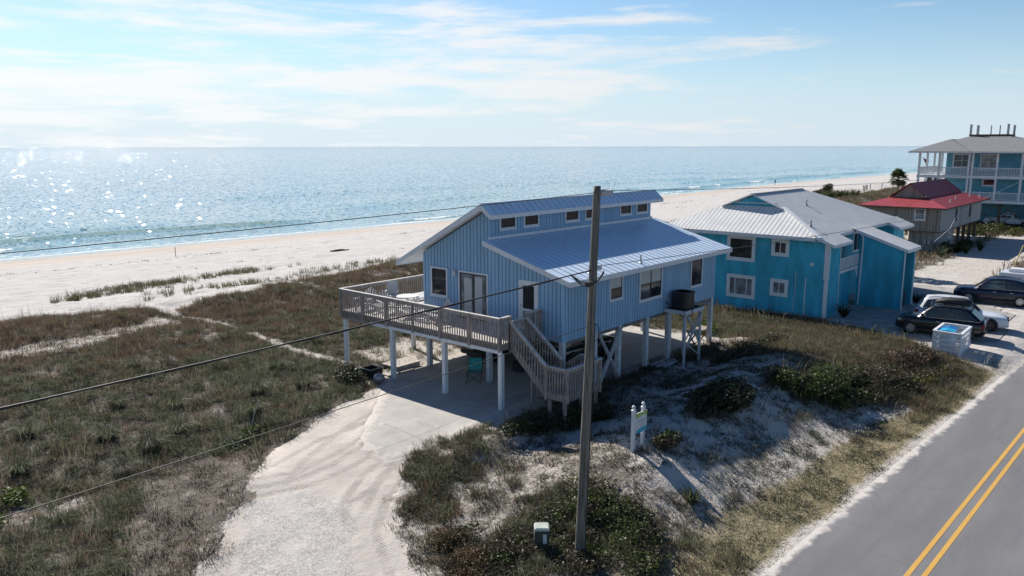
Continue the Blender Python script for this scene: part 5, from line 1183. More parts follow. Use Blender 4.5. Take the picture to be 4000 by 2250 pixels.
ins = MB(); ins.tube([pp(z)+ri*(.135-.0045*z)+tow*.03 for z in np.linspace(zb0_, 5.6, 12)], .014, 6); ins.tube([pp(5.58)+ri*.12+tow*.06+ri*.09*math.sin(a)+Vector((0, 0, .22*math.cos(a)-.2)) for a in np.linspace(0, 2*math.pi, 15)], .010, 6); ins.build('ground_wire', M['cable'], UP)
def powerline(label, p, x1, z1, sag, rad, mt, z0, group='overhead lines on the utility pole', lumpy=False):
    o = pp(z0); a = Vector((o.x, o.y, z0)); b_ = Vector((x1, by_-.05*(x1-bx_), z1)); n = 46; P = []
    for k in range(n+1): t_ = k/n; q = a.lerp(b_, t_); q.z -= 4*sag*t_*(1-t_); P.append(q)
    ob = MB().tube(P, rad, 6); 
    if lumpy: ob.tube([q+Vector((0, 0, -rad*1.1+.012*math.sin(i*2.2))) for i, q in enumerate(P)], rad*.7, 6)
    ob = ob.build('power_line', mt, None); return tag(ob, label, 'overhead line', group)
powerline('thin wire from the pole top running left over the sea', p, -29, 8.9, .33, .008, M['wire'], 8.88)
powerline('thick black cable from mid pole running left over the grass', p, -29, 6.9, .52, .014, M['cable'], 6.97, lumpy=True)
powerline('lowest thin dark cable falling left from the loop on the pole', p, -29, 4.5, .32, .008, M['cable'], 5.54)
powerline('thin wire from the insulator at the pole top running right over the beach', p, 72, 8.9, .52, .008, M['wire'], 8.93)
powerline('thin wire from mid pole running right over the metal roofs', p, 72, 7.3, .55, .009, M['wire'], 7.05)
sp = MB().tube([(64, 14.5, 3.0), (78, 16.5, 2.75), (92, 18.9, 3.0), (106, 19.2, 3.9), (120.3, 17.5, 5.6)], .016, 5).build('power_line', M['white_worn']); tag(sp, 'pale service wire drooping past the weathered cottage', 'overhead line', 'overhead lines on the utility pole')
PD = thing('utility_pedestal', 'squat dark green utility box with a pale lid in the brush by the pole', 'utility box', (15.3, 12.33, float(terrain(15.3, 12.33))))
z = PD.location.z; an = R(41); 
def rot(cx_, cy_, x, y, a=an): return (cx_+x*math.cos(a)-y*math.sin(a), cy_+x*math.sin(a)+y*math.cos(a))
def rbox(name, mt, par, cx_, cy_, w_, d_, z0, z1, a=an, bevel=.015, sc=1.0):
    b0 = [rot(cx_, cy_, x, y, a) for x, y in ((-w_/2, -d_/2), (w_/2, -d_/2), (w_/2, d_/2), (-w_/2, d_/2))]; b1 = [rot(cx_, cy_, x*sc, y*sc, a) for x, y in ((-w_/2, -d_/2), (w_/2, -d_/2), (w_/2, d_/2), (-w_/2, d_/2))]
    return MB().add([(*p, z0) for p in b0]+[(*p, z1) for p in b1], [(3, 2, 1, 0), (4, 5, 6, 7), (0, 1, 5, 4), (1, 2, 6, 5), (2, 3, 7, 6), (3, 0, 4, 7)]).build(name, mt, par, bevel=bevel)
an = R(86)
rbox('casing', M['green_box'], PD, 15.3, 12.33, .40, .40, z-.1, z+.60); rbox('lid', M['box_lid'], PD, 15.3, 12.33, .43, .43, z+.601, z+.68, sc=.86, bevel=.02)
o = rbox('warning_label', M['plate'], PD, *rot(15.3, 12.33, -.10, .2035), .12, .005, z+.25, z+.52, bevel=0); o.location = (0, 0, 0)
rbox('warning_label', M['plate'], PD, *rot(15.3, 12.33, -.2035, -.08), .005, .10, z+.25, z+.52, bevel=0)

# ------------------------------------------------------------------ rental sign
gs_ = float(terrain(20.95, 12.9)); SG = thing('house_sign', 'small green white and blue sign board between two white ball topped posts', 'sign', (20.95, 12.9, gs_))
pA, pB = (20.70, 12.92), (21.21, 12.88)
for x, y in (pA, pB):
    po = MB().box(x-.055, x+.055, y-.055, y+.055, gs_-.3, gs_+1.30).build('sign_post', M['white'], SG, bevel=.008)
    MB().lathe([(.08, 0), (.08, .03), (.035, .05), (.035, .08)], (x, y, gs_+1.30), 12).build('cap', M['white'], po)
    mb = MB().lathe([(.002, 0)]+[(.062*math.sin(a), .062-.062*math.cos(a)) for a in np.linspace(.3, math.pi-.1, 8)]+[(.002, .124)], (x, y, gs_+1.365), 14); mb.build('finial', M['white'], po, smooth=True)
def sgp(u, v, off=0): return (20.71+.58*u, 12.825-.04*u-off, gs_+.52+.70*v)
def spoly(pts, nm, mt, off, par=None): return MB().prism([sgp(u, v, off) for u, v in pts], (0, .004 if off else .03, 0)).build(nm, mt, par or SG)
top_ = [(u, .97+.03*math.sin(u*3.1)) for u in np.linspace(0, 1, 7)]
board = spoly([(0, .04), (1, .10)]+[(1, 1.0), (0, 1.0)], 'board', M['sign_white'], 0)
spoly([(0, .76), (.3, .80), (.6, .83), (1, .80), (1, 1.0), (0, 1.0)], 'green_band', M['sign_green'], .006)
spoly([(0, .04), (.35, .02), (.7, .04), (1, .10), (1, .26), (.7, .28), (.35, .24), (0, .16)], 'blue_band', M['sign_blue'], .006)
q = MB()
for r0_, v_, (ua, ub) in ((0, .93, (.12, .88)), (1, .86, (.08, .9))):
    u = ua
    while u < ub:
        du = .035+.03*random.random(); q.prism([sgp(u, v_-.022, .011), sgp(u+du, v_-.022, .011), sgp(u+du, v_+.022, .011), sgp(u, v_+.022, .011)], (0, .003, 0)); u += du+.018
q.build('lettering', M['sign_pale'], SG)
q = MB()
for v_, (ua, ub) in ((.64, (.15, .9)), (.57, (.12, .85)), (.48, (.35, .9)), (.40, (.3, .8))):
    u = ua
    while u < ub:
        du = .02+.04*random.random(); q.prism([sgp(u, v_-.012, .011), sgp(u+du, v_-.012, .011), sgp(u+du, v_+.012, .011), sgp(u, v_+.012, .011)], (0, .003, 0)); u += du+.02
q.build('lettering', M['sign_grey'], SG)

# ------------------------------------------------------------------ deck furniture
def adirondack(loc, az, label, mt='resin'):
    c = thing('garden_chair', label, 'chair', loc, R(az), 'chairs on the wooden deck')
    q = MB()
    for k in range(5): x = .30-.12*k; q.box(x-.055, x+.05, -.27, .27, .36-.022*k, .38-.022*k)
    q.build('seat', M[mt], c, local=True); q = MB()
    for k in range(5):
        y = -.22+.11*k; q.beam((-.24, y, .26), (-.56, y*1.15, .98-.10*abs(k-2)*.7), .022, .09, up=(1, 0, .4))
    q.build('backrest', M[mt], c, local=True)
    for s in (-1, 1):
        MB().box(-.38, .36, s*.34-.06, s*.34+.06, .55, .575).build('armrest', M[mt], c, local=True)
        MB().box(.26, .32, s*.31-.02, s*.31+.02, 0, .549).build('leg', M[mt], c, local=True); MB().beam((.32, s*.28, .34), (-.5, s*.28, .03), .03, .10).build('leg', M[mt], c, local=True)
    return c
adirondack((22.15, 28.3, DZ), 200, 'white slatted garden chair nearest the far corner of the deck')
adirondack((22.35, 27.0, DZ), 250, 'white slatted garden chair beside the tall pale chair')
adirondack((22.25, 25.6, DZ), 120, 'white slatted garden chair in the middle of the deck rail')
adirondack((22.5, 23.9, DZ), 160, 'white slatted garden chair nearest the sliding door')
adirondack((22.2, 29.0-.35, DZ), 75, 'rounded pale chair back showing over the corner of the rail', 'resin_grey') if False else None
tc_ = thing('tall_chair', 'tall pale grey resin chair with slotted back at the far side of the deck', 'chair', (23.75, 28.3, DZ), R(225), 'chairs on the wooden deck')
MB().box(-.25, .25, -.26, .26, .42, .46).build('seat', M['resin_grey'], tc_, bevel=.015, local=True)
q = MB()
for z0_, z1_ in ((.47, .58), (.60, .72), (.74, .86), (.88, 1.06)): q.add([(-.26-.12*(z0_-.46), -.25, z0_), (-.26-.12*(z0_-.46), .25, z0_), (-.26-.12*(z1_-.46), .25, z1_), (-.26-.12*(z1_-.46), -.25, z1_), (-.22-.12*(z0_-.46), -.25, z0_), (-.22-.12*(z0_-.46), .25, z0_), (-.22-.12*(z1_-.46), .25, z1_), (-.22-.12*(z1_-.46), -.25, z1_)], [(0, 1, 2, 3), (7, 6, 5, 4), (0, 4, 5, 1), (1, 5, 6, 2), (2, 6, 7, 3), (3, 7, 4, 0)])
q.build('backrest', M['resin_grey'], tc_, bevel=.01, local=True)
for s in (-1, 1):
    MB().box(-.27, .22, s*.28-.03, s*.28+.03, .64, .68).build('armrest', M['resin_grey'], tc_, local=True)
    for x in (-.22, .2): MB().box(x-.025, x+.025, s*.24-.025, s*.24+.025, 0, .419 if x < 0 else .639).build('leg', M['resin_grey'], tc_, local=True)
tb_ = thing('round_table', 'round white table on the deck beside the house wall', 'table', (23.2, 26.55, DZ))
MB().lathe([(.0, .70), (.50, .70), (.52, .715), (.50, .735), (0, .735)], (23.2, 26.55, DZ), 28).build('tabletop', M['resin'], tb_)
for k in range(4): a = R(45+90*k); MB().beam((23.2+.38*math.cos(a), 26.55+.38*math.sin(a), DZ), (23.2+.25*math.cos(a), 26.55+.25*math.sin(a), DZ+.699), .045, .045).build('leg', M['resin'], tb_)
bn_ = thing('slatted_bench', 'long low white slatted bench along the back of the deck', 'bench', (25.4, 27.5, DZ))
q = MB()
for k in range(19): x = 23.75+k*.145; q.box(x, x+.115, 26.95, 28.0, DZ+.40, DZ+.43)
q.build('seat', M['resin'], bn_)
for x in (23.85, 26.3):
    for y in (27.02, 27.93): MB().box(x-.04, x+.04, y-.04, y+.04, DZ, DZ+.399).build('leg', M['resin'], bn_)

# ------------------------------------------------------------------ things under and beside the house
CH = thing('camping_chair', 'turquoise canvas folding chair on thin dark legs on the carport floor', 'chair', (23.55, 22.75, .01), R(215))
MB().add([(-.26, -.27, .42), (.26, -.27, .46), (.26, .27, .46), (-.26, .27, .42), (0, 0, .38), (-.26, -.27, .415), (.26, -.27, .455), (.26, .27, .455), (-.26, .27, .415), (0, 0, .372)], [(0, 1, 4), (1, 2, 4), (2, 3, 4), (3, 0, 4), (6, 5, 9), (7, 6, 9), (8, 7, 9), (5, 8, 9)]).build('seat', M['turquoise'], CH, local=True)
MB().add([(-.26, -.28, .46), (-.26, .28, .46), (-.40, .27, .92), (-.40, -.27, .92), (-.30, 0, .68), (-.275, -.28, .46), (-.275, .28, .46), (-.415, .27, .92), (-.415, -.27, .92), (-.315, 0, .68)], [(0, 1, 4), (1, 2, 4), (2, 3, 4), (3, 0, 4), (6, 5, 9), (7, 6, 9), (8, 7, 9), (5, 8, 9)]).build('backrest', M['turquoise'], CH, local=True)
for a, b_ in (((.3, .3, 0), (-.28, .3, .5)), ((-.3, .3, 0), (.28, .3, .5)), ((.3, -.3, 0), (-.28, -.3, .5)), ((-.3, -.3, 0), (.28, -.3, .5)), ((.3, .3, 0), (.28, -.3, .45)), ((.3, -.3, 0), (.28, .3, .45)), ((-.3, -.3, .4), (-.42, -.29, .93)), ((-.3, .3, .4), (-.42, .29, .93))): MB().tube([a, b_], .012, 6).build('leg', M['cable'], CH, local=True)
BI = thing('bicycle_trailer', 'dark heap of folded beach gear beside a carport post', 'beach gear', (26.6, 22.4, .0))
mb = MB(); mb.prism([(26.2+x, 22.3+y, .0) for x, y in rrect(0, 0, .9, .55, .15)], (0, 0, .45)); mb.build('bag', M['cloth_dark'], BI, bevel=.06)
MB().tube([(26.4, 22.3, .4), (27.0, 22.55, .8), (27.2, 22.6, .75)], .05, 8).build('rolled_mat', M['green_box'], BI)
BI.name = 'beach_gear'
for k, (cx_, cy_, w_, d_, z1, lab) in enumerate(((23.05, 26.95, 1.5, 1.05, .20, 'raised bleached plank platform by the rear carport post'), (22.35, 26.55, 1.5, .95, .03, 'flat bleached plank panel lying on the sand beside the concrete'))):
    pl = thing('plank_platform', lab, 'platform', (cx_, cy_, float(terrain(cx_, cy_))), 0, 'plank panels by the carport'); zt0 = float(terrain(cx_, cy_))
    q = MB()
    for j in range(8): x = cx_-w_/2+j*w_/8; q.box(x, x+w_/8-.012, cy_-d_/2, cy_+d_/2, zt0+z1, zt0+z1+.04)
    q.build('planks', M['plank'], pl); [piece('bearer', M['plank'], pl, cx_-w_/2+.05, cx_+w_/2-.05, cy_+y_q, cy_+y_q+.07, zt0-.1, zt0+z1-.001) for y_q in (-d_/2+.02, d_/2-.12)]
z = float(terrain(21.15, 26.75)); FP = thing('fire_pit', 'square black steel fire pit in the grass at the edge of the drive', 'fire pit', (21.15, 26.75, z))
q = MB(); q.box(20.80, 21.50, 26.40, 26.44, z, z+.42); q.box(20.80, 21.50, 27.06, 27.10, z, z+.42); q.box(20.80, 20.84, 26.441, 27.059, z, z+.42); q.box(21.46, 21.50, 26.441, 27.059, z, z+.42); q.box(20.841, 21.459, 26.441, 27.059, z+.1, z+.16); q.build('box', M['rust'], FP)
q = MB(); q.tube([(20.78, 26.38, z+.44), (21.52, 26.38, z+.44), (21.52, 27.12, z+.44), (20.78, 27.12, z+.44), (20.78, 26.38, z+.44)], .018, 6); q.build('rim', M['grey_metal'], FP)
z = float(terrain(20.75, 25.75)); GR = thing('kettle_grill', 'small round grey kettle grill lid down in the grass beside the fire pit', 'grill', (20.75, 25.75, z))
mb = MB().lathe([(.05, .02), (.2, .08), (.25, .2), (.25, .22), (.2, .32), (.08, .38), (.01, .39)], (20.75, 25.75, z+.05), 18); mb.build('bowl', M['grey_metal'], GR, smooth=True); MB().tube([(20.75-.05, 25.75, z+.43), (20.75, 25.75, z+.48), (20.8, 25.75, z+.43)], .012, 6).build('handle', M['plastic'], GR)
for k in range(3): a = R(120*k); MB().tube([(20.75+.2*math.cos(a), 25.75+.2*math.sin(a), z), (20.75+.12*math.cos(a), 25.75+.12*math.sin(a), z+.12)], .014, 6).build('leg', M['plastic'], GR)
TB = thing('work_table', 'dark low timber table under the far end of the blue stilt house', 'table', (36.0, 18.75, 0))
z = float(terrain(36, 18.7)); q = MB()
for k in range(4): q.box(35.2, 36.9, 18.45+k*.15, 18.45+k*.15+.14, z+.70, z+.74)
q.build('tabletop', M['deck_wood'], TB)
for x in (35.35, 36.75):
    MB().beam((x, 18.5, z), (x, 19.0, z+.69), .04, .07).build('leg', M['brown_wood'], TB); MB().beam((x+.045, 19.0, z), (x+.045, 18.5, z+.69), .04, .07).build('leg', M['brown_wood'], TB)
DB = thing('timber_boards', 'pale loose timber boards lying between the front posts', 'boards', (31.3, 17.9, .05))
for a, b_ in (((30.5, 17.85, .07), (32.2, 17.95, .07)), ((30.7, 17.65, .05), (32.0, 17.72, .06))): MB().beam(a, b_, .16, .04).build('board', M['white_worn'], DB)

# ------------------------------------------------------------------ small things on dunes and beach
z = float(terrain(75.6, 11.3)); tag(MB().tube([(75.6, 11.3, z-.2), (76.3, 10.6, z+2.6)], .045, 8).build('marker_pole', M['yellow']), 'leaning faded yellow guy wire marker beyond the navy car', 'marker')
o = MB().tube([(14.3, 25.2, float(terrain(14.3, 25.2))), (14.42, 25.1, float(terrain(14.3, 25.2))+.75), (14.6, 25.0, float(terrain(14.3, 25.2))+1.2)], .02, 5).build('dead_stalk', M['plank']); tag(o, 'pale bent dead stalk standing in the grass left of the drive', 'stalk')
z = float(terrain(41.5, 87)); tag(MB().box(41.475, 41.525, 86.975, 87.025, z-.3, z+1.1).build('beach_stake', M['brown_wood']), 'lone thin wooden stake on the open beach', 'stake')
sw = MB(); z = float(terrain(52.6, 71.5))
for k in range(60): a = rng.normal(0, .45), rng.normal(0, .16); sw.box(52.6+a[0]-.12, 52.6+a[0]+.12, 71.5+a[1]-.05, 71.5+a[1]+.05, z-.05, z+.06+.12*rng.random())
tag(sw.build('seaweed_heap', M['weed']), 'small dark heap of dried seaweed on the white beach', 'seaweed')
BF = thing('beach_fence', 'wire dune fence on thin posts crossing the beach by the palm', 'fence', (203, 60, 0)); fp = []
for x, y in ((190, 58.5), (195.5, 60.5), (200, 61), (204, 62.5), (209, 63), (215, 62), (221, 61)):
    z = float(terrain(x, y)); fp.append((x, y, z)); MB().box(x-.07, x+.07, y-.07, y+.07, z-.3, z+1.5).build('post', M['brown_wood'], BF)
q = MB()
for h_ in (.4, .8, 1.2): q.tube([(x, y, z+h_) for x, y, z in fp], .02, 4)
q.build('wire', M['brown_wood'], BF)
def person(x, y, z, label, az):
    me = bpy.data.meshes.new('person'); bm = bmesh.new()
    J = dict(pel=(0, 0, .95), ch=(0, 0, 1.35), nk=(0, 0, 1.50), hd=(.02, 0, 1.66), ht=(.02, 0, 1.78), ls=(0, .19, 1.43), le=(.02, .26, 1.15), lh=(.14, .22, .93), rs=(0, -.19, 1.43), re=(.0, -.26, 1.15), rh=(.10, -.24, .92), lhip=(0, .1, .9), lk=(.04, .11, .5), lf=(-.02, .11, .06), lt=(.14, .12, .03), rhip=(0, -.1, .9), rk=(-.02, -.11, .5), rf=(-.10, -.11, .06), rt=(.06, -.12, .03))
    Rr = dict(pel=.15, ch=.16, nk=.06, hd=.105, ht=.07, ls=.07, le=.045, lh=.04, rs=.07, re=.045, rh=.04, lhip=.09, lk=.065, lf=.045, lt=.035, rhip=.09, rk=.065, rf=.045, rt=.035)
    vs_ = {k: bm.verts.new(v) for k, v in J.items()}
    for a, b_ in (('pel', 'ch'), ('ch', 'nk'), ('nk', 'hd'), ('hd', 'ht'), ('ch', 'ls'), ('ls', 'le'), ('le', 'lh'), ('ch', 'rs'), ('rs', 're'), ('re', 'rh'), ('pel', 'lhip'), ('lhip', 'lk'), ('lk', 'lf'), ('lf', 'lt'), ('pel', 'rhip'), ('rhip', 'rk'), ('rk', 'rf'), ('rf', 'rt')): bm.edges.new((vs_[a], vs_[b_]))
    order = list(J); bm.to_mesh(me); bm.free()
    o = bpy.data.objects.new('person', me); col.objects.link(o); o.location = (x, y, z); o.rotation_euler = (0, 0, R(az))
    sk = o.modifiers.new('skin', 'SKIN'); 
    for i, k in enumerate(order): me.skin_vertices[0].data[i].radius = (Rr[k], Rr[k])
    me.skin_vertices[0].data[0].use_root = True
    o.modifiers.new('sub', 'SUBSURF').render_levels = 1
    me.materials.append(M['cloth_dark']); tag(o, label, 'person', 'people walking on the far beach')
    MB().lathe([(.02, .16), (.09, .13), (.115, .06), (.10, -.01)], (.01, 0, 1.66), 12).build('hair', M['plastic'], o, local=True)
    return o
person(285, 119.6, float(terrain(285, 119.6)), 'person in dark clothes walking at the waterline, nearer of two', 200)
person(424, 116.2, float(terrain(424, 116.2)), 'distant person in dark clothes at the waterline near the porch house', 20)

# ------------------------------------------------------------------ dune vegetation
def blades(pts, per, hgt, width, spread, lean, pal, rg, tuft_scale=None, jitter=.22, curl=.5, tint=None, azb=None):
    """pts (N,2) tuft positions -> blade geometry; per = blades per tuft"""
    n = len(pts)*per; ti = np.repeat(np.arange(len(pts)), per)
    ts = np.ones(len(pts)) if tuft_scale is None else tuft_scale
    a = rg.random(n)*2*np.pi; rr = np.sqrt(rg.random(n))*spread*ts[ti]
    bx, by = pts[ti, 0]+rr*np.cos(a), pts[ti, 1]+rr*np.sin(a)
    bz = terrain(bx, by)-.03
    az = a+rg.normal(0, .7, n)
    if azb is not None: az = np.where(rg.random(n) < .45, azb+rg.normal(0, .5, n), az)
    h = hgt*ts[ti]*(.45+.75*rg.random(n)); ln = lean*(.3+rg.random(n)*1.0)
    dx, dy = np.cos(az), np.sin(az); w = width*(.6+.8*rg.random(n))*.5
    fa = rg.random(n)*np.pi; wx, wy = np.cos(fa)*w, np.sin(fa)*w
    mx_, my_, mz_ = bx+dx*h*ln*.35, by+dy*h*ln*.35, bz+h*.62
    tx_, ty_, tz_ = bx+dx*h*ln*1.0, by+dy*h*ln*1.0, bz+h*(1-curl*ln*.6)
    V = np.empty((n, 5, 3), np.float32)
    V[:, 0] = np.stack([bx-wx, by-wy, bz], 1); V[:, 1] = np.stack([bx+wx, by+wy, bz], 1)
    V[:, 2] = np.stack([mx_+wx*.75, my_+wy*.75, mz_], 1); V[:, 3] = np.stack([mx_-wx*.75, my_-wy*.75, mz_], 1); V[:, 4] = np.stack([tx_, ty_, tz_], 1)
    pal = np.array(pal); pi_ = rg.integers(0, len(pal), len(pts)) if tint is None else tint
    c = pal[pi_][ti]; oth = pal[rg.integers(0, len(pal), n)]; mixr = (rg.random(n) < jitter)[:, None]
    c = np.where(mixr, oth, c)*(.72+.56*rg.random((n, 1)))
    C = np.repeat(c[:, None, :], 5, 1)
    return V.reshape(-1, 3), C.reshape(-1, 3), n
def emit(name, parts, mt, label, cat, kind='stuff'):
    V = np.concatenate([p[0] for p in parts]); C = np.concatenate([p[1] for p in parts]); n = len(V)//5
    b0 = np.arange(n)*5
    F4 = np.stack([b0, b0+1, b0+2, b0+3], 1); F3 = np.stack([b0+3, b0+2, b0+4], 1)
    return tag(np_mesh(name, V, F4, mt, C, F3), label, cat, None, kind)
def scatter(n, x0, x1, y0, y1, rg): return np.stack([x0+(x1-x0)*rg.random(n), y0+(y1-y0)*rg.random(n)], 1)
def inview(p, m_=3.0):
    az = np.degrees(np.arctan2(p[:, 1], p[:, 0])); d = np.hypot(p[:, 0], p[:, 1])
    return (az > YAW*180/np.pi-36-m_) & (az < YAW*180/np.pi+36+m_) & (d > 11)
GREEN = [(.098, .12, .055), (.125, .142, .078), (.075, .098, .044), (.185, .195, .13), (.108, .118, .055), (.09, .125, .075), (.27, .275, .20)]
BROWN = [(.21, .13, .09), (.25, .17, .115), (.165, .105, .075), (.23, .19, .12), (.19, .145, .10), (.145, .11, .08), (.32, .25, .17)]
STRAW = [(.25, .205, .135), (.21, .17, .11), (.29, .24, .16), (.17, .14, .09)]
DULL = [(.115, .10, .075), (.15, .125, .095), (.09, .09, .06), (.18, .15, .115), (.11, .095, .075)]
BRIGHT = [(.11, .18, .03), (.14, .21, .045), (.09, .15, .03)]
rg = np.random.default_rng(5)
# candidate points thinned by the cover map
def field(n, x0, x1, y0, y1, power=1.0, lo=.12):
    p = scatter(n, x0, x1, y0, y1, rg); p = p[inview(p)]
    d = veg_density(p[:, 0], p[:, 1]); k = rg.random(len(p)) < np.clip((d-lo)/(1-lo), 0, 1)**power
    return p[k]
# tall blue-green grass in the left field, brown grass towards the sea
p = field(25000, 2, 48, 9, 53)
big = fbm(p[:, 0]*.22, p[:, 1]*.22, 101); mid = fbm(p[:, 0]*.8, p[:, 1]*.8, 102)
sea = sstep(33, 41, p[:, 1]+(big-.5)*14)
dune_side = (p[:, 0] > 18.5) & (p[:, 1] < 18.2)
lit_in = inpoly(p[:, 0], p[:, 1], LITTER)
isbrown = (rg.random(len(p)) < np.clip(sea*.80+.07+(mid-.5)*1.5, 0, 1))
left = ~dune_side & ~lit_in
g1 = p[left & ~isbrown]; g2 = p[left & isbrown]
sz1 = .35+1.15*np.clip(fbm(g1[:, 0]*.7, g1[:, 1]*.7, 7)-.2, 0, 1)**1.2+.45*(rg.random(len(g1)) < .06)
emit('dune_grass', [blades(g1, 34, .54, .0125, .25, .85, GREEN, rg, sz1, .35, .65, azb=3.4)], M['grass'], 'grey green dune grass covering the field left of the drive', 'grass')
sz2 = .5+.7*rg.random(len(g2))
emit('dune_grass', [blades(g2, 32, .40, .0125, .26, .5, BROWN, rg, sz2, .35, .4)], M['grass'], 'rust brown grass covering the dune ridge before the beach', 'grass')
# low dull mat between the tufts
p3 = field(21000, 2, 46, 9, 50); p3 = p3[~((p3[:, 0] > 18.5) & (p3[:, 1] < 18.2))]
emit('ground_cover', [blades(p3, 24, .16, .017, .32, 1.2, DULL+BROWN[3:], rg, .6+.8*rg.random(len(p3)), .5, .5)], M['grass'], 'low dull creeping plants and dead stems between the grass tufts', 'ground cover')
# grass on the near slopes beside the drive and on the dune by the road
p4 = np.concatenate([field(9000, 12, 48, 6.5, 18.6, 1.0, .14), field(2500, 36.5, 48.5, 10, 24, 1.0, .2)])
sz4 = .45+.9*rg.random(len(p4)); t4 = fbm(p4[:, 0]*.5, p4[:, 1]*.5, 55)
far_ = p4[:, 0] > 33
emit('dune_grass', [blades(p4[far_], 30, .34, .016, .26, .6, STRAW+GREEN[:4]+BROWN[1:4], rg, sz4[far_], .5, .5), blades(p4[~far_], 32, .29, .013, .22, .8, GREEN[:4]+DULL+BROWN[2:4], rg, sz4[~far_], .4, .6)], M['grass'], 'mixed green and straw coloured tufts on the dune between house and road', 'grass')
# sparse little tufts on the bare dune sand
p5 = scatter(8500, 11.5, 37, 7.2, 18, rg); k = (veg_density(p5[:, 0], p5[:, 1]) > .03) & ~inpoly(p5[:, 0], p5[:, 1], DRIVE) & (vnoise(p5[:, 0]*1.1, p5[:, 1]*1.1, 66) > .34); p5 = p5[k]
emit('ground_cover', [blades(p5, 18, .11, .022, .16, 1.2, DULL+GREEN[:2]+[(.07, .085, .035)], rg, .4+1.0*rg.random(len(p5)), .4, .6)], M['grass'], 'small dark creeping tufts dotted over the bare dune sand', 'ground cover')
# thin dry stubble on the bare ground left of the drive
p6 = scatter(9500, 3, 15, 10, 25, rg); p6 = p6[inview(p6) & inpoly(p6[:, 0], p6[:, 1], LITTER) & (rg.random(len(p6)) < fbm(p6[:, 0]*.9, p6[:, 1]*.9, 12)*1.2)]
emit('ground_cover', [blades(p6, 20, .085, .011, .22, 1.3, STRAW[1:]+BROWN+DULL[1:4:2]+[(.36, .30, .24)], rg, .5+.9*rg.random(len(p6)), .5, .5)], M['grass'], 'dry brown stubble on the bare ground left of the drive', 'ground cover')
# tall pale sea oat stalks and dark dead clumps between the grass
pt = field(1500, 4, 46, 20, 54); emit('dune_grass', [blades(pt, 5, 1.05, .011, .18, .45, [(.34, .29, .20), (.28, .24, .16), (.22, .20, .13)], rg, .6+.6*rg.random(len(pt)), .4, .5)], M['grass'], 'thin pale seed stalks standing above the dune grass', 'grass')
pd_ = field(1500, 3, 46, 13, 46); emit('ground_cover', [blades(pd_, 60, .34, .014, .34, 1.0, [(.045, .038, .03), (.06, .05, .04), (.04, .042, .026), (.07, .055, .045)], rg, .5+.8*rg.random(len(pd_)), .5, .6)], M['grass'], 'dark dead brush clumps scattered through the dune grass', 'brush')
wr_p = np.stack([rg.uniform(15, 260, 900), np.zeros(900)], 1); wr_p[:, 1] = shore(wr_p[:, 0])-24-8*fbm(wr_p[:, 0]*.03, wr_p[:, 0]*0, 71)+rg.normal(0, .7, 900)+np.where(rg.random(900) < .3, rg.normal(-12, 6, 900), 0); wr_p = wr_p[vnoise(wr_p[:, 0]*.12, wr_p[:, 1]*.3, 4) > .45]
emit('beach_wrack', [blades(wr_p, 9, .10, .07, .28, 1.6, [(.06, .05, .035), (.10, .08, .06), (.05, .04, .035)], rg, .5+.9*rg.random(len(wr_p)), .5, .6)], M['grass'], 'thin broken line of dark seaweed bits along the upper beach', 'seaweed')
# mown verge
p7 = scatter(30000, 14, 47, 6, 11.5, rg); p7 = p7[rg.random(len(p7)) < lawn_mask(p7[:, 0], p7[:, 1])]
emit('verge_grass', [blades(p7, 9, .065, .022, .12, 1.0, [(.31, .275, .155), (.26, .25, .125), (.36, .315, .195), (.21, .22, .10)], rg, None, .5, .5)], M['grass'], 'short olive brown mown grass along the road edge', 'grass')
# grass on the beach and far dunes
tf_ = []
for x, y, n_, sx_, sy_ in ((22.4, 60.0, 75, 2.2, .7), (27.3, 62.4, 110, 2.4, .8), (34.9, 63.2, 70, 2.4, .7), (44, 56, 60, 4, 1.2), (31, 54, 60, 4, 1.0)):
    tf_.append(np.stack([rg.normal(x, sx_, n_), rg.normal(y, sy_, n_)], 1))
p8 = np.concatenate(tf_)
emit('dune_grass', [blades(p8, 22, .50, .026, .28, .55, [(.15, .15, .085), (.19, .18, .11), (.12, .125, .07)], rg, .5+.8*rg.random(len(p8)), .4, .5)], M['grass'], 'pale green grass hummocks standing on the white beach', 'grass')
pf = scatter(12000, 46, 225, 11, 62, rg); pf = pf[inview(pf)]; vf_ = veg_density(pf[:, 0], pf[:, 1]); pf = pf[(rg.random(len(pf)) < vf_) & (vf_ > .3)]
emit('dune_grass', [blades(pf, 14, .62, .06, .7, .6, STRAW+BROWN+GREEN[:3]+[(.13, .16, .05)], rg, .5+.9*rg.random(len(pf)), .4, .5)], M['grass'], 'brown and green dune plants around the farther houses', 'grass')

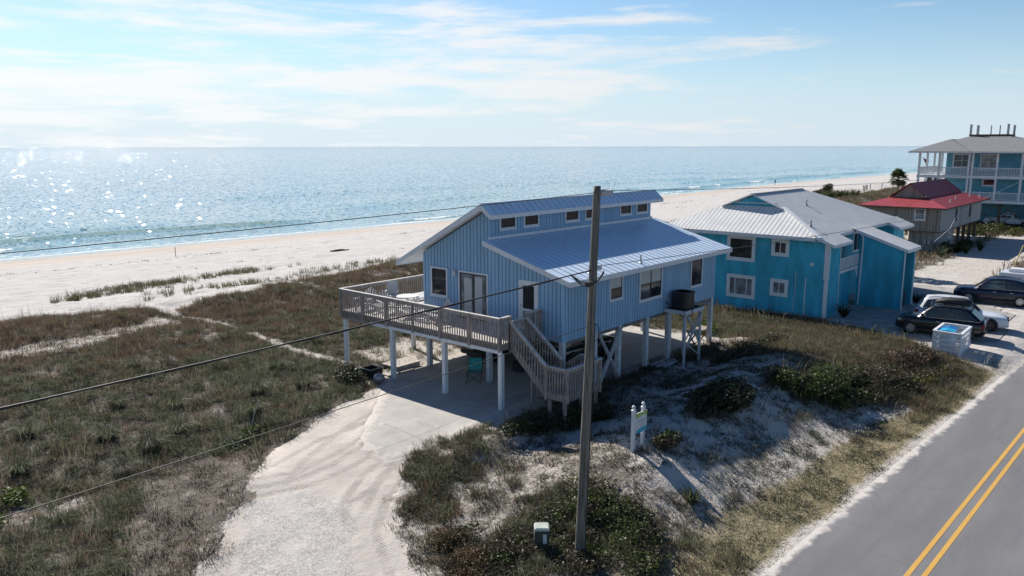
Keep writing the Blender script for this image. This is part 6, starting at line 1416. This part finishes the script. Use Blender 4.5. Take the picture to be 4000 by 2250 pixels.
# ------------------------------------------------------------------ single bushes
def leaf_cloud(blobs, n, size, pal, rg, flat=.5):
    """small leaf faces spread through lumpy blobs (x,y,z,rx,ry,rz)"""
    vol = np.array([b[3]*b[4]*b[5] for b in blobs]); bi = rg.choice(len(blobs), n, p=vol/vol.sum()); B = np.array(blobs)[bi]
    d = rg.normal(size=(n, 3)); d /= np.linalg.norm(d, axis=1)[:, None]; r_s = rg.random(n)**.33
    lump = .45+1.0*vnoise(d[:, 0]*2.6+bi*3.1+7, d[:, 1]*2.6+d[:, 2]*2.1+5, 5)
    c = B[:, :3]+d*B[:, 3:6]*(r_s*lump)[:, None]
    u = rg.normal(size=(n, 3)); u /= np.linalg.norm(u, axis=1)[:, None]; u[:, 2] *= flat
    v = np.cross(u, rg.normal(size=(n, 3))); v /= (np.linalg.norm(v, axis=1)[:, None]+1e-6)
    s = size*(.6+.8*rg.random(n))[:, None]
    V = np.stack([c-u*s, c+v*s*.45, c+u*s, c-v*s*.45], 1).reshape(-1, 3)
    pal = np.array(pal); tone = vnoise(c[:, 0]*2.5, c[:, 1]*2.5+c[:, 2]*2, 8); cl = pal[np.minimum((tone*len(pal)).astype(int), len(pal)-1)]*(.7+.6*rg.random((n, 1)))
    return V, np.repeat(cl, 4, 0)
def shrub(label, blobs, n, size, pal, name='shrub', cat='bush', group=None, stems=8):
    x, y = blobs[0][:2]; z = float(terrain(x, y)); t_ = thing(name, label, cat, (x, y, z), 0, group)
    V, C = leaf_cloud([(b[0], b[1], float(terrain(b[0], b[1]))+b[2], *b[3:]) for b in blobs], n, size, pal, rg)
    V = V-np.array([x, y, z]); nq = len(V)//4
    o = np_mesh('foliage', V, np.arange(nq*4).reshape(-1, 4), M['leaf'], C); o.parent = t_
    mb = MB()
    for k in range(stems):
        b_ = blobs[k % len(blobs)]; a = rg.random()*6.28; gz_ = float(terrain(b_[0], b_[1]))
        mb = MB(); mb.tube([(b_[0]+.1*math.cos(a), b_[1]+.1*math.sin(a), gz_-.1), (b_[0]+b_[3]*.4*math.cos(a), b_[1]+b_[4]*.4*math.sin(a), gz_+b_[2]), (b_[0]+b_[3]*.85*math.cos(a), b_[1]+b_[4]*.85*math.sin(a), gz_+b_[2]+b_[5]*.6)], [.03, .02, .008], 5); mb.build('stem', M['twig'], t_)
    pts = np.concatenate([np.stack([rg.normal(b[0], b[3]*.55, int(14*b[3]*b[4])+3), rg.normal(b[1], b[4]*.55, int(14*b[3]*b[4])+3)], 1) for b in blobs])
    if blobs[0][3] < 1.9:
        hh_ = blobs[0][2]+blobs[0][5]; V, C, nb_ = blades(pts, 9, hh_*1.05, .016, .16, .7, [(.16, .13, .10), (.20, .17, .12), (.12, .10, .07), (.12, .12, .06)], rg, .5+.7*rg.random(len(pts)), .5, .4)
        V = V-np.array([x, y, z]); b0 = np.arange(nb_)*5
        o = np_mesh('twigs', V, np.stack([b0, b0+1, b0+2, b0+3], 1), M['grass'], C, np.stack([b0+3, b0+2, b0+4], 1)); o.parent = t_; o['kind'] = 'stuff'
    return t_
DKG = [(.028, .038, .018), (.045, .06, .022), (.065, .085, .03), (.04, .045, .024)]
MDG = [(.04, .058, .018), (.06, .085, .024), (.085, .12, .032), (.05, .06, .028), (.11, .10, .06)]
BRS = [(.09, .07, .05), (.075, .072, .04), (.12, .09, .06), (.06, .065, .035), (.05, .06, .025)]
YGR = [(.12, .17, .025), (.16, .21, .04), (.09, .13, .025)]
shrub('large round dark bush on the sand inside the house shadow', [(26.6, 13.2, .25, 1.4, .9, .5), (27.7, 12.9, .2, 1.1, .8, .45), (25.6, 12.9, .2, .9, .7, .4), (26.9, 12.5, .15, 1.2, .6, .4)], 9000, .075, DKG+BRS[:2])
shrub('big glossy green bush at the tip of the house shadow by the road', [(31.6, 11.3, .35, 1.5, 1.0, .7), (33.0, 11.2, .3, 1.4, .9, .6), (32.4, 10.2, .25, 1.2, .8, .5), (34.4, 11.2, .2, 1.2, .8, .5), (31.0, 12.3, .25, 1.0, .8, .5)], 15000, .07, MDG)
shrub('low dark scrub along the dune crest beside the front posts', [(33.5, 16.0, .15, 1.6, .6, .35), (35.4, 15.8, .15, 1.5, .7, .35), (37.3, 15.4, .15, 1.4, .7, .35), (34.6, 15.0, .1, 1.2, .5, .3)], 7000, .06, DKG+BRS)
shrub('tangled brown and green thicket right of the big glossy bush', [(35.8, 10.4, .25, 1.6, .9, .5), (37.4, 9.9, .2, 1.4, .8, .45), (34.6, 9.6, .2, 1.3, .7, .4)], 9000, .06, BRS+MDG[:2])
shrub('reddish brown thicket in front of the white bin crate', [(42.0, 10.2, .25, 1.5, .9, .5), (43.3, 9.9, .25, 1.0, .7, .45), (40.6, 10.4, .2, 1.3, .9, .4)], 8000, .06, [(.13, .075, .055), (.10, .07, .05), (.15, .10, .07), (.08, .07, .04)])
shrub('low brown scrub with yellow flowers along the road bend', [(39.6, 8.8, .15, 1.5, .7, .35), (41.5, 8.2, .12, 1.4, .6, .3), (37.6, 9.0, .15, 1.2, .6, .35)], 6000, .055, BRS+[(.20, .18, .03), (.12, .10, .05)])
shrub('dense dark green hedge like thicket just right of the utility pole', [(17.6, 12.4, .3, .9, .9, .5), (17.9, 11.3, .28, .8, .8, .48), (17.2, 10.5, .25, .8, .7, .4), (18.2, 12.9, .25, .8, .7, .4), (16.6, 9.9, .2, .8, .6, .35)], 13000, .05, [(.06, .075, .028), (.085, .105, .035), (.11, .13, .045), (.09, .08, .05), (.13, .11, .075)])
shrub('scrubby thicket around the foot of the utility pole and green box', [(16.2, 11.9, .15, .8, .6, .28), (15.0, 12.9, .12, .8, .7, .25), (14.2, 12.8, .12, .8, .7, .28), (15.5, 11.0, .12, .9, .6, .28), (16.6, 13.1, .15, .8, .7, .3), (14.0, 14.2, .1, .8, .6, .25)], 15000, .042, MDG+BRS)
shrub('rusty brown bush at the lower right edge of the sandy drive', [(13.2, 13.2, .2, .7, .6, .35), (12.6, 12.5, .15, .6, .6, .3), (13.6, 14.3, .15, .6, .5, .3)], 7000, .035, [(.15, .095, .05), (.18, .12, .065), (.11, .08, .045)])
shrub('dark bush at the foot of the staircase landing', [(21.2, 17.2, .3, .9, .6, .45), (22.6, 16.6, .25, .9, .5, .4), (20.2, 17.5, .2, .7, .5, .35), (23.9, 16.2, .2, .8, .5, .35)], 8000, .05, DKG+BRS[3:])
shrub('bushy brown green clump beside the sand sign', [(21.7, 12.3, .2, .55, .45, .35)], 2200, .05, BRS+MDG[:2])
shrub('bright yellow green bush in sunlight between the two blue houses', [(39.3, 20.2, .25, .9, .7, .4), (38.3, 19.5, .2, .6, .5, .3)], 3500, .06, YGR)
shrub('yellow green leafy patch at the left edge of the picture', [(5.6, 24.2, .15, .5, .5, .25), (6.6, 25.4, .15, .6, .5, .25), (5.0, 22.9, .12, .4, .4, .2)], 3000, .05, YGR+MDG[1:3])
shrub('low leafy green patch in the grass left of the drive', [(13.4, 24.6, .1, .8, .5, .2), (14.4, 24.9, .1, .6, .4, .2)], 2200, .05, YGR[2:]+MDG[1:3])
shrub('small bright green plant at the sandy edge of the drive', [(16.9, 24.9, .08, .22, .2, .12)], 300, .05, [(.12, .40, .05), (.16, .45, .08)])
shrub('dark bush between the fire pit and the drive edge', [(19.9, 26.6, .25, .6, .6, .4), (20.3, 27.3, .3, .6, .5, .4)], 4500, .05, DKG+BRS[:1])
shrub('rounded grey brown bush on the far beach nearer the palmetto', [(182, 66, .4, 2.6, 1.2, .9)], 1600, .22, BRS, group='lone bushes on the far beach')
shrub('upright grey brown bush on the far beach nearer the fence', [(197, 69.5, .7, 2.0, 1.2, 1.5)], 1600, .22, BRS, group='lone bushes on the far beach')
shrub('green scrub at the foot of the weathered cottage side wall', [(91, 18.2, .4, 2.2, .7, .7), (94.5, 18.4, .3, 2.0, .6, .6), (88.6, 18.9, .4, 1.4, .7, .7)], 5000, .12, DKG)
shrub('sunlit green scrub in front of the white pickup truck', [(111, 20.5, .3, 4.0, 1.5, .7), (115, 19.0, .3, 4.0, 1.5, .7), (113, 16.5, .2, 4, 1.2, .5)], 6000, .16, [(.07, .09, .025), (.10, .12, .03), (.12, .09, .05)])

# ------------------------------------------------------------------ tussocks one can tell apart
tus = [(11.0, 26.0, 1.0), (9.6, 24.9, .85), (12.4, 26.8, .9), (16.5, 28.4, .95), (10.4, 28.0, .9), (7.4, 27.2, .85), (13.6, 29.6, .9), (8.6, 30.5, .9), (15.2, 26.4, .8), (18.2, 27.6, .85), (6.4, 28.8, .8), (19.0, 30.8, .85), (12.2, 31.4, .85), (17.4, 33.2, .8), (23.0, 33.5, .8), (14.6, 35.5, .8), (10.2, 34.0, .8), (20.2, 37.6, .75)]
lab = ['large pale arching grass tussock at the edge of the bare ground left of the drive', 'wide arching grass tussock nearest the lower left corner']
tg = 'large grass tussocks standing out in the left field'
for k, (x, y, s_) in enumerate(tus):
    z = float(terrain(x, y)); V, C, n = blades(np.array([[x, y]]), 330, .85*s_, .014, .24*s_, .95, [(.17, .17, .125), (.13, .135, .09), (.21, .20, .155), (.10, .11, .07)] if k < 2 else GREEN, rg, None, .5, .7)
    V = V-np.array([x, y, z]); b0 = np.arange(n)*5
    o = np_mesh('grass_tussock', V, np.stack([b0, b0+1, b0+2, b0+3], 1), M['grass'], C, np.stack([b0+3, b0+2, b0+4], 1)); o.location = (x, y, z)
    tag(o, lab[k] if k < 2 else 'dark green grass tussock rising above the dune grass left of the house', 'grass tussock', tg)

# ------------------------------------------------------------------ palms and spiky rosettes
def fan_palm(label, x, y, z, th, fr, nf, group=None, name='palm_tree', cat='palm tree', pal=((.06, .085, .03), (.085, .11, .04), (.045, .065, .025))):
    t_ = thing(name, label, cat, (x, y, z), 0, group)
    if th > .3: MB().tube([(x, y, z-.2), (x+.05*th, y, z+th*.5), (x+.04*th, y, z+th)], [.20, .17, .19], 10).build('trunk', M['bark'], t_)
    V = []; C = []; F4 = []; top_ = np.array([.04*th, 0, th])
    for k in range(nf):
        a = 2*np.pi*(k*.618); el = np.radians(-50+135*((k+.5)/nf)); d = np.array([np.cos(a)*np.cos(el), np.sin(a)*np.cos(el), np.sin(el)])
        L_ = fr*(.8+.4*rg.random()); stalk = top_+d*L_*.45; side = np.cross(d, [0, 0, 1.]); side /= np.linalg.norm(side)+1e-6; up = np.cross(side, d); cc_2 = np.array(pal[k % len(pal)])*(.8+.4*rg.random())
        if k < nf*.15: cc_2 = np.array((.17, .13, .08))
        b0 = len(V); wv = side*.02*fr; V += [top_-wv, top_+wv, stalk+wv*.7, stalk-wv*.7]; C += [cc_2*.9]*4; F4.append((b0, b0+1, b0+2, b0+3))
        for j in range(13):
            ph = np.radians(-100+200*j/12); q = d*np.cos(ph)+side*np.sin(ph); ll = L_*.55*(1-.25*abs(j-6)/6); tip = stalk+q*ll+np.array([0, 0, -.22*ll])+up*.02; mid_ = stalk+q*ll*.55+up*.05*ll
            pw = np.cross(q, up); pw = pw/(np.linalg.norm(pw)+1e-6)*.055*fr
            b0 = len(V); V += [stalk, mid_+pw, tip, mid_-pw]; C += [cc_2*(.8+.4*rg.random())]*4; F4.append((b0, b0+1, b0+2, b0+3))
    o = np_mesh('crown', np.array(V), np.array(F4), M['frond'], np.array(C)); o.parent = t_; return t_
fan_palm('shaggy fan palm standing on the beach side behind the red roofed cottage', 213, 57.7, float(terrain(213, 57.7)), 2.3, 2.9, 34)
fan_palm('small fan palm partly hidden behind the ridge of the red roof', 190, 44.5, float(terrain(190, 44.5)), 1.6, 2.4, 24)
fan_palm('fan palm in the gap between turquoise house and weathered cottage', 69.5, 18.8, -.7, 2.2, 1.7, 30)
for x, y in ((152, 52.5), (154.5, 51.8), (157, 51.2), (150, 52.8), (159, 50.2)): pass
pm_ = thing('palmetto', 'wide spiky green palmetto clump on the dune behind the turquoise house', 'palmetto', (154, 52, float(terrain(154, 52))))
pts = np.stack([rg.normal(154, 3.6, 26), rg.normal(52, 1.2, 26)], 1); V, C, n = blades(pts, 70, 2.0, .10, .5, .6, [(.075, .10, .035), (.10, .13, .05), (.06, .08, .03)], rg, None, .3, .5)
V = V-np.array(pm_.location); b0 = np.arange(n)*5; o = np_mesh('fronds', V, np.stack([b0, b0+1, b0+2, b0+3], 1), M['frond'], C, np.stack([b0+3, b0+2, b0+4], 1)); o.parent = pm_
def yucca(label, x, y, h, n_, pal, group=None, name='yucca', cat='yucca'):
    z = float(terrain(x, y)); V, C, n = blades(np.array([[x, y]]), n_, h, .045, .08, 1.0, pal, rg, None, .3, .3)
    V = V-np.array([x, y, z]); b0 = np.arange(n)*5
    o = np_mesh(name, V, np.stack([b0, b0+1, b0+2, b0+3], 1), M['frond'], C, np.stack([b0+3, b0+2, b0+4], 1)); o.location = (x, y, z); return tag(o, label, cat, group)
yucca('spiky yucca on the sand between sign and mown verge', 20.0, 10.4, .62, 60, [(.09, .11, .05), (.13, .14, .07)])
yucca('dark spiky plant at the corner of the turquoise house', 50.4, 16.2, 1.0, 120, [(.025, .035, .018), (.04, .05, .025)])
yucca('dark spiky plant at the foot of the stair tower', 58.3, 14.0, .9, 90, [(.025, .035, .018), (.04, .05, .025)])
for k, (x, y) in enumerate(((86.5, 19.2), (89, 17.2), (92.5, 16.6), (84.5, 18.4))): yucca(['pale leaved yucca left of the cottage corner', 'dark yucca right of the cottage corner', 'yucca farthest right before the cottage side', 'yucca nearest the turquoise house before the cottage'][k], x, y, 1.2, 90, [(.06, .08, .045), (.10, .12, .08), (.20, .21, .17)] if k in (0, 3) else DKG, 'yuccas in front of the cottage')
